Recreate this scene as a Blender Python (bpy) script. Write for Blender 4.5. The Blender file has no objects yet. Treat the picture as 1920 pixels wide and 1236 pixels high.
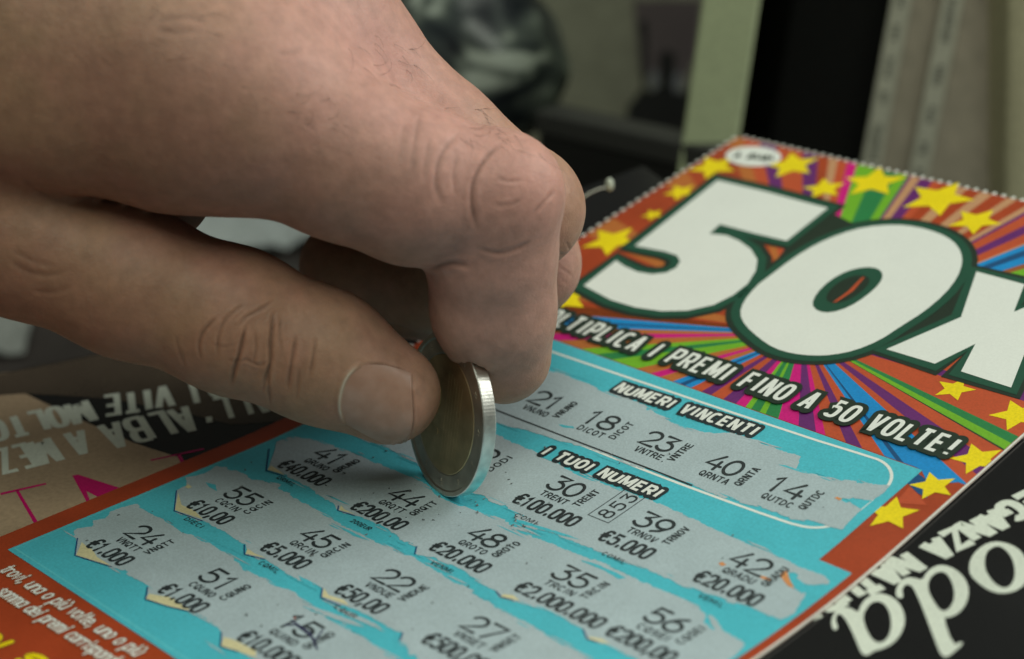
import bpy, bmesh, math, random
import numpy as np
from mathutils import Vector
from mathutils.bvhtree import BVHTree

R = math.radians
CM = 0.01                     # everything is laid out in centimetres and built in metres
SC = bpy.context.scene
COL = SC.collection
rnd = random.Random(7)

# ------------------------------------------------------------------ camera
# pose of the camera relative to the ticket (x = along the ticket's text, y = up the ticket, z = up)
U2C = 1.8751                  # one ticket unit (column spacing of the printed numbers) in cm
W3 = np.array([1.860195, 0.761638, -0.579882]); T3 = np.array([-1.595728, 1.156415, 16.323979]) * U2C
FPX = math.exp(1.252459) * 1000
def rodr(w):
    t = np.linalg.norm(w); k = w / t
    K = np.array([[0, -k[2], k[1]], [k[2], 0, -k[0]], [-k[1], k[0], 0]])
    return np.eye(3) + math.sin(t) * K + (1 - math.cos(t)) * K @ K
RM = rodr(W3)
CAM = -RM.T @ T3
cd = bpy.data.cameras.new('camera'); cam = bpy.data.objects.new('camera', cd); COL.objects.link(cam)
m = np.eye(4); m[:3, 0] = RM[0]; m[:3, 1] = -RM[1]; m[:3, 2] = -RM[2]; m[:3, 3] = CAM * CM
from mathutils import Matrix
cam.matrix_world = Matrix(m.tolist())
cd.sensor_fit = 'HORIZONTAL'; cd.sensor_width = 36.0; cd.lens = FPX * 36.0 / 1920
cd.clip_start = 0.01; cd.clip_end = 50
cd.dof.use_dof = True; cd.dof.focus_distance = 0.291; cd.dof.aperture_fstop = cd.lens / 1000 / (0.0054) ; cd.dof.aperture_blades = 7
SC.camera = cam
SC.render.resolution_x, SC.render.resolution_y = 1024, 659

# ------------------------------------------------------------------ light
SC.view_settings.view_transform = 'Standard'; SC.view_settings.look = 'None'
SC.view_settings.exposure = 0; SC.view_settings.gamma = 1
wd = bpy.data.worlds.new('World'); SC.world = wd; wd.use_nodes = True
bg = wd.node_tree.nodes['Background']; bg.inputs[0].default_value = (0.86, 0.95, 0.80, 1); bg.inputs[1].default_value = 0.09
RIGHT, DOWN, FWD = RM[0], RM[1], RM[2]
AWAY = np.array([FWD[0], FWD[1], 0]); AWAY /= np.linalg.norm(AWAY)
RH = np.cross(AWAY, [0, 0, 1.0]); RH /= np.linalg.norm(RH)
UP = np.array([0, 0, 1.0])
def area(name, d, dist, size, power, col, target=(1.5, 1.0, 1.5)):
    L = bpy.data.lights.new(name, 'AREA'); L.shape = 'RECTANGLE'; L.size, L.size_y = size[0] * CM, size[1] * CM
    L.energy = power; L.color = col
    o = bpy.data.objects.new(name, L); COL.objects.link(o)
    d = np.array(d, float); d /= np.linalg.norm(d)
    o.location = Vector(((np.array(target) + d * dist) * CM).tolist())
    o.rotation_euler = Vector((-d).tolist()).to_track_quat('-Z', 'Y').to_euler()
    return o
area('front_window', -AWAY * 0.68 + UP * 1.10 + RH * 0.10, 95, (46, 46), 3.7, (0.93, 1.0, 0.84))
area('side_window', RH * 1.20 + UP * 0.75 + AWAY * 0.20, 90, (56, 56), 5.9, (0.97, 1.0, 0.91))
area('ceiling_lamp', UP * 1.0 + AWAY * 0.35, 110, (60, 60), 2.2, (0.95, 1.0, 0.86))

# ------------------------------------------------------------------ geometry helpers
def ray(px, py): return RM.T @ np.array([(px - 960) / FPX, (py - 618) / FPX, 1.0])
def P(px, py, d): return CAM + ray(px, py) * d            # point seen at a pixel of the 1920 px photo, d cm deep
def pix(X):
    X = np.atleast_2d(X); c = (X - CAM) @ RM.T
    return np.stack([960 + FPX * c[:, 0] / c[:, 2], 618 + FPX * c[:, 1] / c[:, 2]], 1)
PHI, VB, RW = 0.186067, 0.685982 * U2C, 2.065474 * U2C     # the ticket is bent up slightly along its length
def TS(u, v, h=0.0):
    """ticket surface: u, v in cm along the paper, h cm above it"""
    u = np.asarray(u, float); v = np.asarray(v, float); h = np.asarray(h, float)
    s = np.clip((v - (VB - RW / 2)) / RW, 0, 1); k = PHI / RW; th = s * PHI
    e = np.maximum(v - (VB + RW / 2), 0)
    y = np.minimum(v, VB - RW / 2) + np.sin(th) / k + e * math.cos(PHI)
    z = (1 - np.cos(th)) / k + e * math.sin(PHI)
    return np.stack([u + 0 * v, y - h * np.sin(th), z + h * np.cos(th)], -1)
_VV = np.linspace(-30, 45, 7501); _SS = TS(0 * _VV, _VV)
def uv(px, py):
    d = ray(px, py); lo, hi = 8.0, 120.0
    for _ in range(50):
        mid = (lo + hi) / 2; X = CAM + d * mid
        if X[2] > np.interp(X[1], _SS[:, 1], _SS[:, 2]): lo = mid
        else: hi = mid
    X = CAM + d * lo
    return (X[0], float(np.interp(X[1], _SS[:, 1], _VV)))
def uvs(pts, org=None, k=1.0):
    if org: pts = [(org[0] + x / k, org[1] + y / k) for x, y in pts]
    return [uv(*q) for q in pts]
CUTS = list(np.linspace(VB - RW / 2, VB + RW / 2, 21))

def tag(o, label=None, cat=None, group=None, kind=None):
    if label: o['label'] = label
    if cat: o['category'] = cat
    if group: o['group'] = group
    if kind: o['kind'] = kind
    return o
ORG = {}
def empty(name, loc):
    o = bpy.data.objects.new(name, None); COL.objects.link(o); o.empty_display_size = 0.01
    o.location = Vector((np.array(loc, float) * CM).tolist()); ORG[o.name] = np.array(loc, float); return o
def root_org(o):
    while o.parent: o = o.parent
    return ORG.get(o.name, np.zeros(3))
def mesh_obj(name, V, F, mat, parent=None, smooth=False, loc=None):
    """V in cm, world"""
    V = np.asarray(V, float)
    org = np.zeros(3)
    if parent is not None: org = root_org(parent)
    elif loc is not None: org = np.array(loc, float)
    me = bpy.data.meshes.new(name); me.from_pydata(((V - org) * CM).tolist(), [], [list(map(int, f)) for f in F]); me.update()
    o = bpy.data.objects.new(name, me); COL.objects.link(o)
    if parent is not None: o.parent = parent
    else:
        o.location = Vector((org * CM).tolist()); ORG[o.name] = org
    if mat is not None: me.materials.append(mat)
    if smooth:
        me.polygons.foreach_set('use_smooth', [True] * len(me.polygons))
    return o
def sheet(name, polys, mat, h, parent=None, loc=None, hs=None, surf=TS):
    """flat print laid on the bent paper. polys: lists of (u, v) in cm"""
    bm = bmesh.new(); 
    for i, pl in enumerate(polys):
        hh = h if hs is None else hs[i]
        vs = [bm.verts.new((a, b, hh)) for a, b in pl]
        try: bm.faces.new(vs)
        except ValueError: pass
    bm.normal_update(); bmesh.ops.triangulate(bm, faces=bm.faces[:])
    lo = min(v.co.y for v in bm.verts); hi = max(v.co.y for v in bm.verts)
    for c in CUTS:
        if lo < c < hi:
            bmesh.ops.bisect_plane(bm, geom=bm.verts[:] + bm.edges[:] + bm.faces[:], plane_co=(0, c, 0), plane_no=(0, 1, 0), dist=1e-6)
    for f in bm.faces:
        f.normal_update()
        if f.normal.z < 0: f.normal_flip()
    bm.verts.index_update()
    V = np.array([v.co[:] for v in bm.verts]); F = [[v.index for v in f.verts] for f in bm.faces]; bm.free()
    return mesh_obj(name, surf(V[:, 0], V[:, 1], V[:, 2]), F, mat, parent, loc=loc)
def box(name, c, ax, ay, az, sx, sy, sz, mat, parent=None, bevel=0.0, loc=None):
    """box with centre of its base at c, sizes along unit axes ax, ay, az"""
    ax, ay, az = [np.array(a) / np.linalg.norm(a) for a in (ax, ay, az)]
    bm = bmesh.new(); bmesh.ops.create_cube(bm, size=1.0)
    for v in bm.verts: v.co = Vector((v.co.x * sx, v.co.y * sy, (v.co.z + .5) * sz))
    if bevel: bmesh.ops.bevel(bm, geom=bm.edges[:], offset=bevel, segments=3, affect='EDGES', profile=.5)
    bm.verts.index_update()
    V = np.array([v.co[:] for v in bm.verts]); F = [[v.index for v in f.verts] for f in bm.faces]; bm.free()
    V = np.array(c) + V[:, :1] * ax + V[:, 1:2] * ay + V[:, 2:] * az
    return mesh_obj(name, V, F, mat, parent, loc=loc if loc is not None else c)
def chaikin(p, n=2, closed=False):
    p = np.array(p, float)
    for _ in range(n):
        if closed:
            q = np.roll(p, -1, 0); p = np.stack([.75 * p + .25 * q, .25 * p + .75 * q], 1).reshape(-1, 2)
        else:
            a, b = p[:-1], p[1:]
            mid = np.stack([.75 * a + .25 * b, .25 * a + .75 * b], 1).reshape(-1, 2)
            p = np.vstack([p[:1], mid[1:-1], p[-1:]])
    return [tuple(x) for x in p]
def ragged(p, amp, step, seed=0):
    """polyline with a torn, scraped look"""
    r = random.Random(seed); out = []
    for a, b in zip(p[:-1], p[1:]):
        L = math.dist(a, b); n = max(1, int(L / step))
        nx, ny = (-(b[1] - a[1]) / (L + 1e-9), (b[0] - a[0]) / (L + 1e-9))
        for i in range(n):
            t = i / n; j = r.gauss(0, amp) if i else 0
            out.append((a[0] + (b[0] - a[0]) * t + nx * j, a[1] + (b[1] - a[1]) * t + ny * j))
    out.append(p[-1]); return out
def strip(p, w, closed=False, cap='flat'):
    """polyline -> list of faces (quads with mitred joints)"""
    p = [np.array(q, float) for q in p]
    if not closed and cap == 'square':
        d = p[0] - p[1]; p[0] = p[0] + d / (np.linalg.norm(d) + 1e-9) * w / 2
        d = p[-1] - p[-2]; p[-1] = p[-1] + d / (np.linalg.norm(d) + 1e-9) * w / 2
    n = len(p); L, Rr = [], []
    for i in range(n):
        a = p[i - 1] if (i > 0 or closed) else None; c = p[(i + 1) % n] if (i < n - 1 or closed) else None
        def nr(u_, v_):
            d = v_ - u_; l = np.linalg.norm(d) + 1e-12; return np.array([-d[1], d[0]]) / l
        if a is None: m_ = nr(p[i], c)
        elif c is None: m_ = nr(a, p[i])
        else:
            n1, n2 = nr(a, p[i]), nr(p[i], c); m_ = n1 + n2; l = np.linalg.norm(m_)
            m_ = n1 if l < 1e-6 else m_ / l
            m_ = m_ / max(.78, float(m_ @ n1))
        L.append(p[i] + m_ * w / 2); Rr.append(p[i] - m_ * w / 2)
    F = []
    for i in range(n if closed else n - 1):
        j = (i + 1) % n; F.append([tuple(Rr[i]), tuple(Rr[j]), tuple(L[j]), tuple(L[i])])
    if not closed and cap == 'round':
        for i, s in ((0, -1), (n - 1, 1)):
            e = (L[i] - Rr[i]); c = (L[i] + Rr[i]) / 2; r = np.linalg.norm(e) / 2; t0 = math.atan2(e[1], e[0])
            F.append([(c[0] + r * math.cos(t0 - s * math.pi * k / 6), c[1] + r * math.sin(t0 - s * math.pi * k / 6)) for k in range(7)])
    return F

# ------------------------------------------------------------------ lettering: skeleton glyphs on a 4 x 6 grid
def ar(cx, cy, rx, ry, a0, a1, n=14, e=2.0):
    out = []
    for i in range(n + 1):
        t = R(a0 + (a1 - a0) * i / n); c, s = math.cos(t), math.sin(t)
        out.append((cx + rx * math.copysign(abs(c) ** (2 / e), c), cy + ry * math.copysign(abs(s) ** (2 / e), s)))
    return out
def glyph(ch, e=2.0):
    O = lambda: ar(2, 3, 2, 3, 0, 360, 28, e)
    G = {
     '0': lambda: [O()], 'O': lambda: [O()],
     '1': lambda: [[(1.0, 4.7), (2.2, 6), (2.2, 0)]],
     '2': lambda: [ar(2, 4.2, 1.9, 1.8, 165, -35, 14, e) + [(0, 0), (4, 0)]],
     '3': lambda: [[(.3, 6), (3.8, 6), (1.6, 3.7)], [(1.5, 3.7)] + ar(1.9, 1.85, 2.0, 1.85, 85, -155, 16, e)],
     '4': lambda: [[(2.7, 6), (0, 1.7), (4, 1.7)], [(3.0, 3.6), (3.0, 0)]],
     '5': lambda: [[(3.7, 6), (.7, 6), (.4, 3.4)] + ar(1.9, 1.95, 2.0, 1.95, 130, -150, 16, e)],
     '6': lambda: [[(3.2, 6), (1.6, 4.9)] + ar(2, 1.95, 1.95, 1.95, 150, 510, 26, e)],
     '7': lambda: [[(0, 6), (4, 6), (1.4, 0)]],
     '8': lambda: [ar(2, 4.6, 1.6, 1.4, 0, 360, 20, e), ar(2, 1.6, 2, 1.6, 0, 360, 22, e)],
     '9': lambda: [[(.9, 0), (2.6, 1.2)] + ar(2, 4.05, 1.95, 1.95, -30, 330, 26, e)],
     'A': lambda: [[(0, 0), (1.75, 6), (2.25, 6), (4, 0)], [(.75, 1.9), (3.25, 1.9)]],
     'B': lambda: [[(0, 0), (0, 6)], [(0, 6)] + ar(2.3, 4.6, 1.5, 1.4, 90, -90, 10, e) + [(0, 3.2)], [(0, 3.05)] + ar(2.3, 1.55, 1.7, 1.5, 90, -90, 10, e) + [(0, .05)]],
     'C': lambda: [ar(2, 3, 2, 3, 50, 310, 20, e)],
     'D': lambda: [[(0, 0), (0, 6)] + ar(1.2, 3, 2.8, 3, 90, -90, 14, e) + [(0, 0)]],
     'E': lambda: [[(3.6, 6), (0, 6), (0, 0), (3.6, 0)], [(0, 3.1), (3.2, 3.1)]],
     'F': lambda: [[(3.6, 6), (0, 6), (0, 0)], [(0, 3.0), (3.1, 3.0)]],
     'G': lambda: [ar(2, 3, 2, 3, 50, 345, 20, e) + [(4, 2.9), (2.3, 2.9)]],
     'I': lambda: [[(2, 0), (2, 6)]],
     'L': lambda: [[(0, 6), (0, 0), (3.4, 0)]],
     'M': lambda: [[(0, 0), (0, 6), (.6, 6), (2.6, 1.0), (3.0, 1.0), (5.0, 6), (5.6, 6), (5.6, 0)]],
     'N': lambda: [[(0, 0), (0, 6), (.6, 6), (3.4, 0), (4, 0), (4, 6)]],
     'P': lambda: [[(0, 0), (0, 6), (2.3, 6)] + ar(2.3, 4.3, 1.7, 1.7, 90, -90, 10, e) + [(0, 2.6)]],
     'Q': lambda: [O(), [(2.2, 1.6), (4, -.3)]],
     'R': lambda: [[(0, 0), (0, 6), (2.3, 6)] + ar(2.3, 4.4, 1.6, 1.6, 90, -90, 10, e) + [(0, 2.8)], [(2.0, 2.8), (3.9, 0)]],
     'S': lambda: [[(3.7, 5.2)] + ar(2, 4.5, 1.7, 1.5, 40, 250, 10, e) + ar(2, 1.5, 1.9, 1.5, 70, -140, 12, e)],
     'T': lambda: [[(0, 6), (4, 6)], [(2, 6), (2, 0)]],
     'U': lambda: [[(0, 6)] + ar(2, 2, 2, 2, 180, 360, 14, e) + [(4, 6)]],
     'V': lambda: [[(0, 6), (1.75, 0), (2.25, 0), (4, 6)]],
     'Z': lambda: [[(0, 6), (4, 6), (0, 0), (4, 0)]],
     '€': lambda: [ar(2.4, 3, 1.8, 3, 50, 310, 20, e), [(-.3, 3.7), (3.2, 3.7)], [(-.3, 2.5), (2.8, 2.5)]],
     '.': lambda: [[(.6, 0), (.6, .75)]], ',': lambda: [[(.8, .7), (.3, -.9)]], "'": lambda: [[(.8, 6.1), (.5, 4.6)]], '!': lambda: [[(1, 6), (1, 1.9)], [(1, .0), (1, .75)]],
     'a': lambda: [ar(1.7, 2, 1.7, 2, 20, 340, 16), [(3.4, 4), (3.4, 0)]], 'b': lambda: [[(0, 6), (0, 0)], ar(1.7, 2, 1.7, 2, -160, 160, 16)],
     'c': lambda: [ar(1.7, 2, 1.7, 2, 50, 310, 14)], 'd': lambda: [ar(1.7, 2, 1.7, 2, 20, 340, 16), [(3.4, 6), (3.4, 0)]],
     'e': lambda: [[(.1, 2), (3.4, 2)] + ar(1.7, 2, 1.7, 2, 0, 310, 16)], 'i': lambda: [[(.8, 0), (.8, 4)], [(.8, 5.2), (.8, 5.8)]],
     'l': lambda: [[(.8, 0), (.8, 6)]], 'm': lambda: [[(0, 0), (0, 4)], [(0, 2.6)] + ar(1.2, 2.7, 1.2, 1.3, 160, 0, 8) + [(2.4, 0)], [(2.4, 2.6)] + ar(3.6, 2.7, 1.2, 1.3, 160, 0, 8) + [(4.8, 0)]],
     'n': lambda: [[(0, 0), (0, 4)], [(0, 2.4)] + ar(1.6, 2.4, 1.6, 1.6, 160, 0, 8) + [(3.2, 0)]], 'o': lambda: [ar(1.7, 2, 1.7, 2, 0, 360, 20)],
     'p': lambda: [[(0, 4), (0, -2)], ar(1.7, 2, 1.7, 2, 160, -160, 16)], 'r': lambda: [[(0, 0), (0, 4)], [(0, 2.4)] + ar(1.5, 2.5, 1.5, 1.5, 160, 50, 6)],
     's': lambda: [[(2.9, 3.5), (1.4, 4), (.3, 3.1), (2.8, 1.2), (1.6, 0), (.1, .6)]], 't': lambda: [[(1, 5.6), (1, .4), (2.2, 0)], [(0, 4), (2.2, 4)]],
     'u': lambda: [[(0, 4)] + ar(1.6, 1.6, 1.6, 1.6, 180, 360, 10) + [(3.2, 4)], [(3.2, 1), (3.2, 0)]], 'v': lambda: [[(0, 4), (1.6, 0), (3.2, 4)]],
     'ù': lambda: [[(0, 4)] + ar(1.6, 1.6, 1.6, 1.6, 180, 360, 10) + [(3.2, 4)], [(3.2, 1), (3.2, 0)], [(1.0, 6), (1.9, 5)]],
    }
    return G[ch]() if ch in G else []
ADV = {'M': 5.6, 'm': 4.8, 'I': 1.2, 'i': 1.6, 'l': 1.6, '.': 1.2, ',': 1.2, "'": 1.3, '!': 1.6, '1': 3.2, ' ': 2.4, 'r': 2.6, 's': 3, 't': 2.2, 'n': 3.2, 'u': 3.2, 'ù': 3.2,
       'v': 3.2, 'a': 3.4, 'b': 3.4, 'c': 3.0, 'd': 3.4, 'e': 3.4, 'o': 3.4, 'p': 3.4, 'L': 3.5, 'E': 3.7, 'F': 3.6}
def lettering(s, o, xd, yd, width, height, wt, gap=1.3, e=2.0, cap='round', shear=0.0, h=0.0, inset=None):
    """text starting at o along the unit vector xd (cm), fitted to width x height; returns faces and their heights"""
    st = []; x = 0
    for ch in s:
        for pl in glyph(ch, e):
            off = -1.4 if ch == 'I' else (-.6 if ch == '1' else 0)
            st.append([(q[0] + x + off, q[1]) for q in pl])
        x += ADV.get(ch, 4.0) + gap
    x -= gap; F, H = [], []
    ins = wt if inset is None else inset
    kx = (width - ins) / x; ky = (height - ins) / 6
    o = np.array(o) + np.array(xd) * ins / 2 + np.array(yd) * ins / 2
    for i, pl in enumerate(st):
        q = [(o[0] + xd[0] * kx * (a + shear * b) + yd[0] * ky * b, o[1] + xd[1] * kx * (a + shear * b) + yd[1] * ky * b) for a, b in pl]
        cl = math.dist(q[0], q[-1]) < 1e-6
        f = strip(q[:-1] if cl else q, wt, cl, cap); F += f; H += [h + .0004 * (i % 5) + .00009 * (k % 9) for k in range(len(f))]
    return F, H

# ------------------------------------------------------------------ materials
def nodes(name):
    mt = bpy.data.materials.new(name); mt.use_nodes = True
    return mt, mt.node_tree, mt.node_tree.nodes['Principled BSDF']
def N(t, kind, **kw):
    n = t.nodes.new(kind)
    for k, v in kw.items():
        if k in n.inputs: n.inputs[k].default_value = v
        else: setattr(n, k, v)
    return n
def ink(name, c, rough=0.4, spec=0.4, grain=0.12, gscale=2500, metal=0.0, coarse=0.06, bump=0.0):
    """printed or painted surface: base colour broken up by fine grain and slow mottling"""
    mt, t, b = nodes(name)
    tc = N(t, 'ShaderNodeTexCoord')
    n1 = N(t, 'ShaderNodeTexNoise', Scale=gscale, Detail=2.0); n2 = N(t, 'ShaderNodeTexNoise', Scale=gscale / 25, Detail=4.0)
    for n in (n1, n2): t.links.new(tc.outputs['Object'], n.inputs['Vector'])
    m1 = N(t, 'ShaderNodeMapRange'); m1.inputs[1].default_value = .25; m1.inputs[2].default_value = .75; m1.inputs[3].default_value = 1 - grain; m1.inputs[4].default_value = 1 + grain
    m2 = N(t, 'ShaderNodeMapRange'); m2.inputs[1].default_value = .25; m2.inputs[2].default_value = .75; m2.inputs[3].default_value = 1 - coarse; m2.inputs[4].default_value = 1 + coarse
    t.links.new(n1.outputs[0], m1.inputs[0]); t.links.new(n2.outputs[0], m2.inputs[0])
    mu = N(t, 'ShaderNodeMath', operation='MULTIPLY'); t.links.new(m1.outputs[0], mu.inputs[0]); t.links.new(m2.outputs[0], mu.inputs[1])
    vm = N(t, 'ShaderNodeVectorMath', operation='SCALE'); vm.inputs[0].default_value = c; t.links.new(mu.outputs[0], vm.inputs['Scale'])
    t.links.new(vm.outputs[0], b.inputs['Base Color'])
    b.inputs['Roughness'].default_value = rough; b.inputs['Specular IOR Level'].default_value = spec; b.inputs['Metallic'].default_value = metal
    if bump:
        bp = N(t, 'ShaderNodeBump', Strength=bump, Distance=0.0002); t.links.new(n2.outputs[0], bp.inputs['Height']); t.links.new(bp.outputs[0], b.inputs['Normal'])
    return mt
M = dict(
 red=ink('orange_red_ink', (.38, .056, .018), coarse=.15, rough=.30), white=ink('white_print', (.78, .80, .77), grain=.04, coarse=.02, rough=.30), turq=ink('turquoise_ink', (.080, .49, .60), rough=.30),
 silver=ink('scratched_silver', (.40, .485, .53), rough=.5, grain=.13, gscale=3200), black=ink('black_print', (.026, .034, .038)), dgreen=ink('dark_green_ink', (.012, .075, .045), grain=.1),
 shade=ink('green_black_ink', (.014, .028, .018), grain=.1), yellow=ink('yellow_ink', (.85, .66, .004)), purple=ink('purple_ink', (.13, .018, .15)), magenta=ink('magenta_ink', (.60, .005, .20)),
 blue=ink('blue_ink', (.006, .24, .60)), dblue=ink('deep_blue_ink', (.006, .07, .20)), green=ink('leaf_green_ink', (.16, .42, .02)), mgreen=ink('mid_green_ink', (.02, .20, .06)), tan=ink('tan_ink', (.52, .27, .14)),
 orange=ink('orange_ink', (.46, .14, .03)), bright=ink('vermilion_ink', (.50, .078, .026)), brown=ink('brown_ink', (.30, .09, .03)), cream=ink('cream_paper', (.66, .60, .36)), paper=ink('white_paper_edge', (.75, .62, .55)),
 outl=ink('heading_outline_ink', (.02, .03, .035)), scrape=ink('scrape_orange', (.65, .27, .10)), pen=ink('pen_ink', (.03, .03, .09)), fiber=ink('paper_fibre', (.74, .74, .70)))

# ------------------------------------------------------------------ setting
TABZ = -6.0; LEDGE = -0.55
mt_table = ink('dark_wood_table', (.05, .042, .040), rough=.35, grain=.2, gscale=800, coarse=.3)
g = 200
tb = mesh_obj('table_top', [(-g, -g, TABZ), (g, -g, TABZ), (g, g, TABZ), (-g, g, TABZ)], [(0, 1, 2, 3)], mt_table); tag(tb, 'dark table top under the magazine and the standing books', 'table', kind='structure')

# the counter ledge that carries the magazine
def ledge(pts, zt, zb, mat):
    n = len(pts); V = [(a, b, zt) for a, b in pts] + [(a, b, zb) for a, b in pts]
    return mesh_obj('counter_ledge', V, [list(range(n))] + [(i, i + n, (i + 1) % n + n, (i + 1) % n) for i in range(n)], mat)

# ------------------------------------------------------------------ magazine under the ticket
EX = np.array([math.cos(R(-111)), math.sin(R(-111))]); ED = np.array([math.cos(R(159)), math.sin(R(159))])
MO = np.array([5.3, .9]) * U2C
def mg(a, b):
    q = MO + EX * a * U2C + ED * b * U2C; return (q[0], q[1])
MH = -0.06
mt_cover = ink('glossy_black_cover', (.012, .012, .013), rough=.16, spec=.5, grain=.2)
mt_pages = ink('magazine_pages', (.55, .53, .46), rough=.7)
mag_loc = TS(*mg(0, 3)) * np.array([1, 1, 0]) + np.array([0, 0, LEDGE])
mag = empty('magazine', mag_loc); tag(mag, 'glossy magazine with black and skin-tone cover lying upside down under the lottery ticket', 'magazine')
A0, A1, B0, B1 = -2.15, 6.9, -2.6, 8.2
sheet('cover', [[mg(A0, B0), mg(A1, B0), mg(A1, B1), mg(A0, B1)]], mt_cover, MH, mag)
lq = [mg(A0 + .25, B0 - 6), mg(A1 + 6, B0 - 6), mg(A1 + 6, B1 - .25), mg(A0 + .25, B1 - .25)]
tag(ledge(lq, LEDGE, TABZ, mt_table), kind='structure')
# page block: follows the cover, flat at the bottom
nb = 24
ring = []
for (a0, b0), (a1, b1) in (((A0, B0), (A1, B0)), ((A1, B0), (A1, B1)), ((A1, B1), (A0, B1)), ((A0, B1), (A0, B0))):
    for i in range(nb): ring.append(mg(a0 + (a1 - a0) * i / nb, b0 + (b1 - b0) * i / nb))
top = TS(np.array(ring)[:, 0], np.array(ring)[:, 1], MH - .004); bot = top.copy(); bot[:, 2] = LEDGE + .005
n_ = len(ring)
mesh_obj('page_block', np.vstack([top, bot]), [(i, i + n_, (i + 1) % n_ + n_, (i + 1) % n_) for i in range(n_)], mt_pages, mag)
mt_skinprint = ink('skin_tone_print', (.46, .33, .22), rough=.16, spec=.5, coarse=.25, gscale=1200)
mt_wprint = ink('white_cover_lettering', (.70, .74, .66), rough=.16, spec=.5)
mt_pink = ink('magenta_cover_lettering', (.52, .005, .13), rough=.16, spec=.5)
tanp = uvs([(47, 733), (147, 780), (250, 825), (332, 851), (360, 875), (300, 960)]) + [mg(6.2, 3.6)] + [mg(6.58, 3.6), mg(6.58, 8.18), mg(5.0, 8.18)]
sheet('cover_photo_and_shade', [tanp], mt_skinprint, MH + .003, mag)
mt_handshade = ink('painted_hand_shade', (.085, .062, .045), rough=.16, spec=.5, coarse=.3, gscale=1200)  # brown band paints in the hand's shadow and reflection on the glossy cover
sheet('cover_photo_and_shade', [uvs([(0, 736), (47, 733), (110, 736), (200, 742), (330, 765), (430, 790)]) + [mg(1.5, 5.0), mg(1.5, 8.17), mg(6.55, 8.17)]], mt_handshade, MH + .0045, mag)
def magtext(name, s, pstart, pend, ptop, wt, mat, e=2.6, shear=0, gap=2.2, cap='flat'):
    a, b, c = [np.array(uv(*q)) for q in (pstart, pend, ptop)]
    xd = (b - a); w_ = np.linalg.norm(xd); xd /= w_; yd = np.array([-xd[1], xd[0]]); hgt = abs((c - a) @ yd)
    F, H = lettering(s, a, xd, yd, w_, hgt * 1.18, wt * .80, gap, e, cap, shear, MH + .006)
    return sheet(name, F, mat, 0, mag, hs=H)
Z6 = lambda x, y: (x / 3.2875, 640 + y / 3.2875)
Z3 = lambda x, y: (1440 + x / 3.2875, 860 + y / 3.2875)
def z6w(a, b): return Z6(*a), Z6(*b)
magtext('cover_headline', "ALL'", Z6(1640, 262), Z6(1215, 352), Z6(1690, 385), .13, mt_wprint)
magtext('cover_headline', "ALBA", Z6(1150, 372), Z6(585, 498), Z6(1195, 508), .17, mt_wprint)
magtext('cover_headline', "A", Z6(512, 518), Z6(378, 546), Z6(552, 645), .17, mt_wprint)
magtext('cover_headline', "MEZZ", Z6(300, 566), Z6(-200, 690), Z6(375, 690), .17, mt_wprint)
magtext('cover_headline', "DI", Z6(1430, 178), Z6(1135, 240), Z6(1500, 290), .14, mt_wprint)
magtext('cover_headline', "VITE", Z6(1060, 250), Z6(615, 318), Z6(1110, 360), .16, mt_wprint)
magtext('cover_headline', "MOLTO", Z6(535, 338), Z6(-120, 480), Z6(595, 445), .17, mt_wprint)
pk = [[(0, 916), (278, 855), (284, 864), (0, 930)], [(92, 905), (112, 901), (243, 1115), (222, 1130)],
      [(443, 810), (478, 803), (732, 884), (645, 938), (610, 946), (530, 905), (560, 985), (540, 990)],
      [(923, 712), (1252, 641), (1256, 650), (928, 720)], [(1083, 680), (1108, 676), (1140, 730), (1118, 742)]]
sheet('cover_initials', [uvs([Z6(*q) for q in pl]) for pl in pk], mt_pink, MH + .006, mag)
a_ = [(555, 930), (570, 880), (610, 835), (670, 808), (740, 820), (800, 860), (835, 920), (845, 990), (820, 1060), (770, 1120), (700, 1155), (655, 1163), (635, 1180), (605, 1195), (575, 1180), (545, 1110), (510, 1030), (470, 960), (440, 935), (420, 945), (415, 985), (430, 1010), (425, 1035), (400, 1035), (388, 1000), (395, 950), (430, 905), (480, 895), (520, 905)]
ah = [(585, 960), (600, 910), (640, 865), (690, 860), (730, 890), (755, 950), (760, 1020), (740, 1085), (700, 1115), (660, 1110), (630, 1080), (600, 1020)]
d_ = [(950, 730), (975, 680), (1030, 640), (1090, 635), (1160, 665), (1215, 720), (1240, 790), (1225, 870), (1180, 930), (1120, 960), (1078, 958), (1140, 1130), (1190, 1108), (1205, 1120), (1130, 1185), (1100, 1205), (1065, 1190), (1040, 1130), (990, 1000), (930, 850), (890, 770), (860, 755), (835, 765), (825, 800), (835, 830), (815, 845), (788, 830), (785, 790), (810, 740), (850, 712), (900, 715)]
dh = [(985, 790), (990, 730), (1025, 690), (1070, 675), (1110, 700), (1140, 760), (1150, 830), (1130, 890), (1095, 920), (1060, 915), (1020, 860)]
o_ = [(1235, 650), (1250, 590), (1290, 540), (1350, 500), (1420, 490), (1500, 510), (1560, 550), (1600, 620), (1610, 690), (1580, 760), (1520, 800), (1440, 815), (1360, 795), (1290, 745), (1245, 700)]
oh = [(1335, 600), (1350, 550), (1400, 520), (1440, 525), (1490, 570), (1520, 640), (1520, 720), (1490, 770), (1450, 780), (1400, 755), (1355, 700), (1335, 650)]
for out, hole in ((a_, ah), (d_, dh), (o_, oh)):
    L = sheet('title_letter', [uvs([Z3(*q) for q in chaikin(out, 1, True)])], mt_wprint, MH + .006, mag)
    sheet('letter_counter', [uvs([Z3(*q) for q in chaikin(hole, 2, True)])], mt_cover, MH + .008, L)
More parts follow.
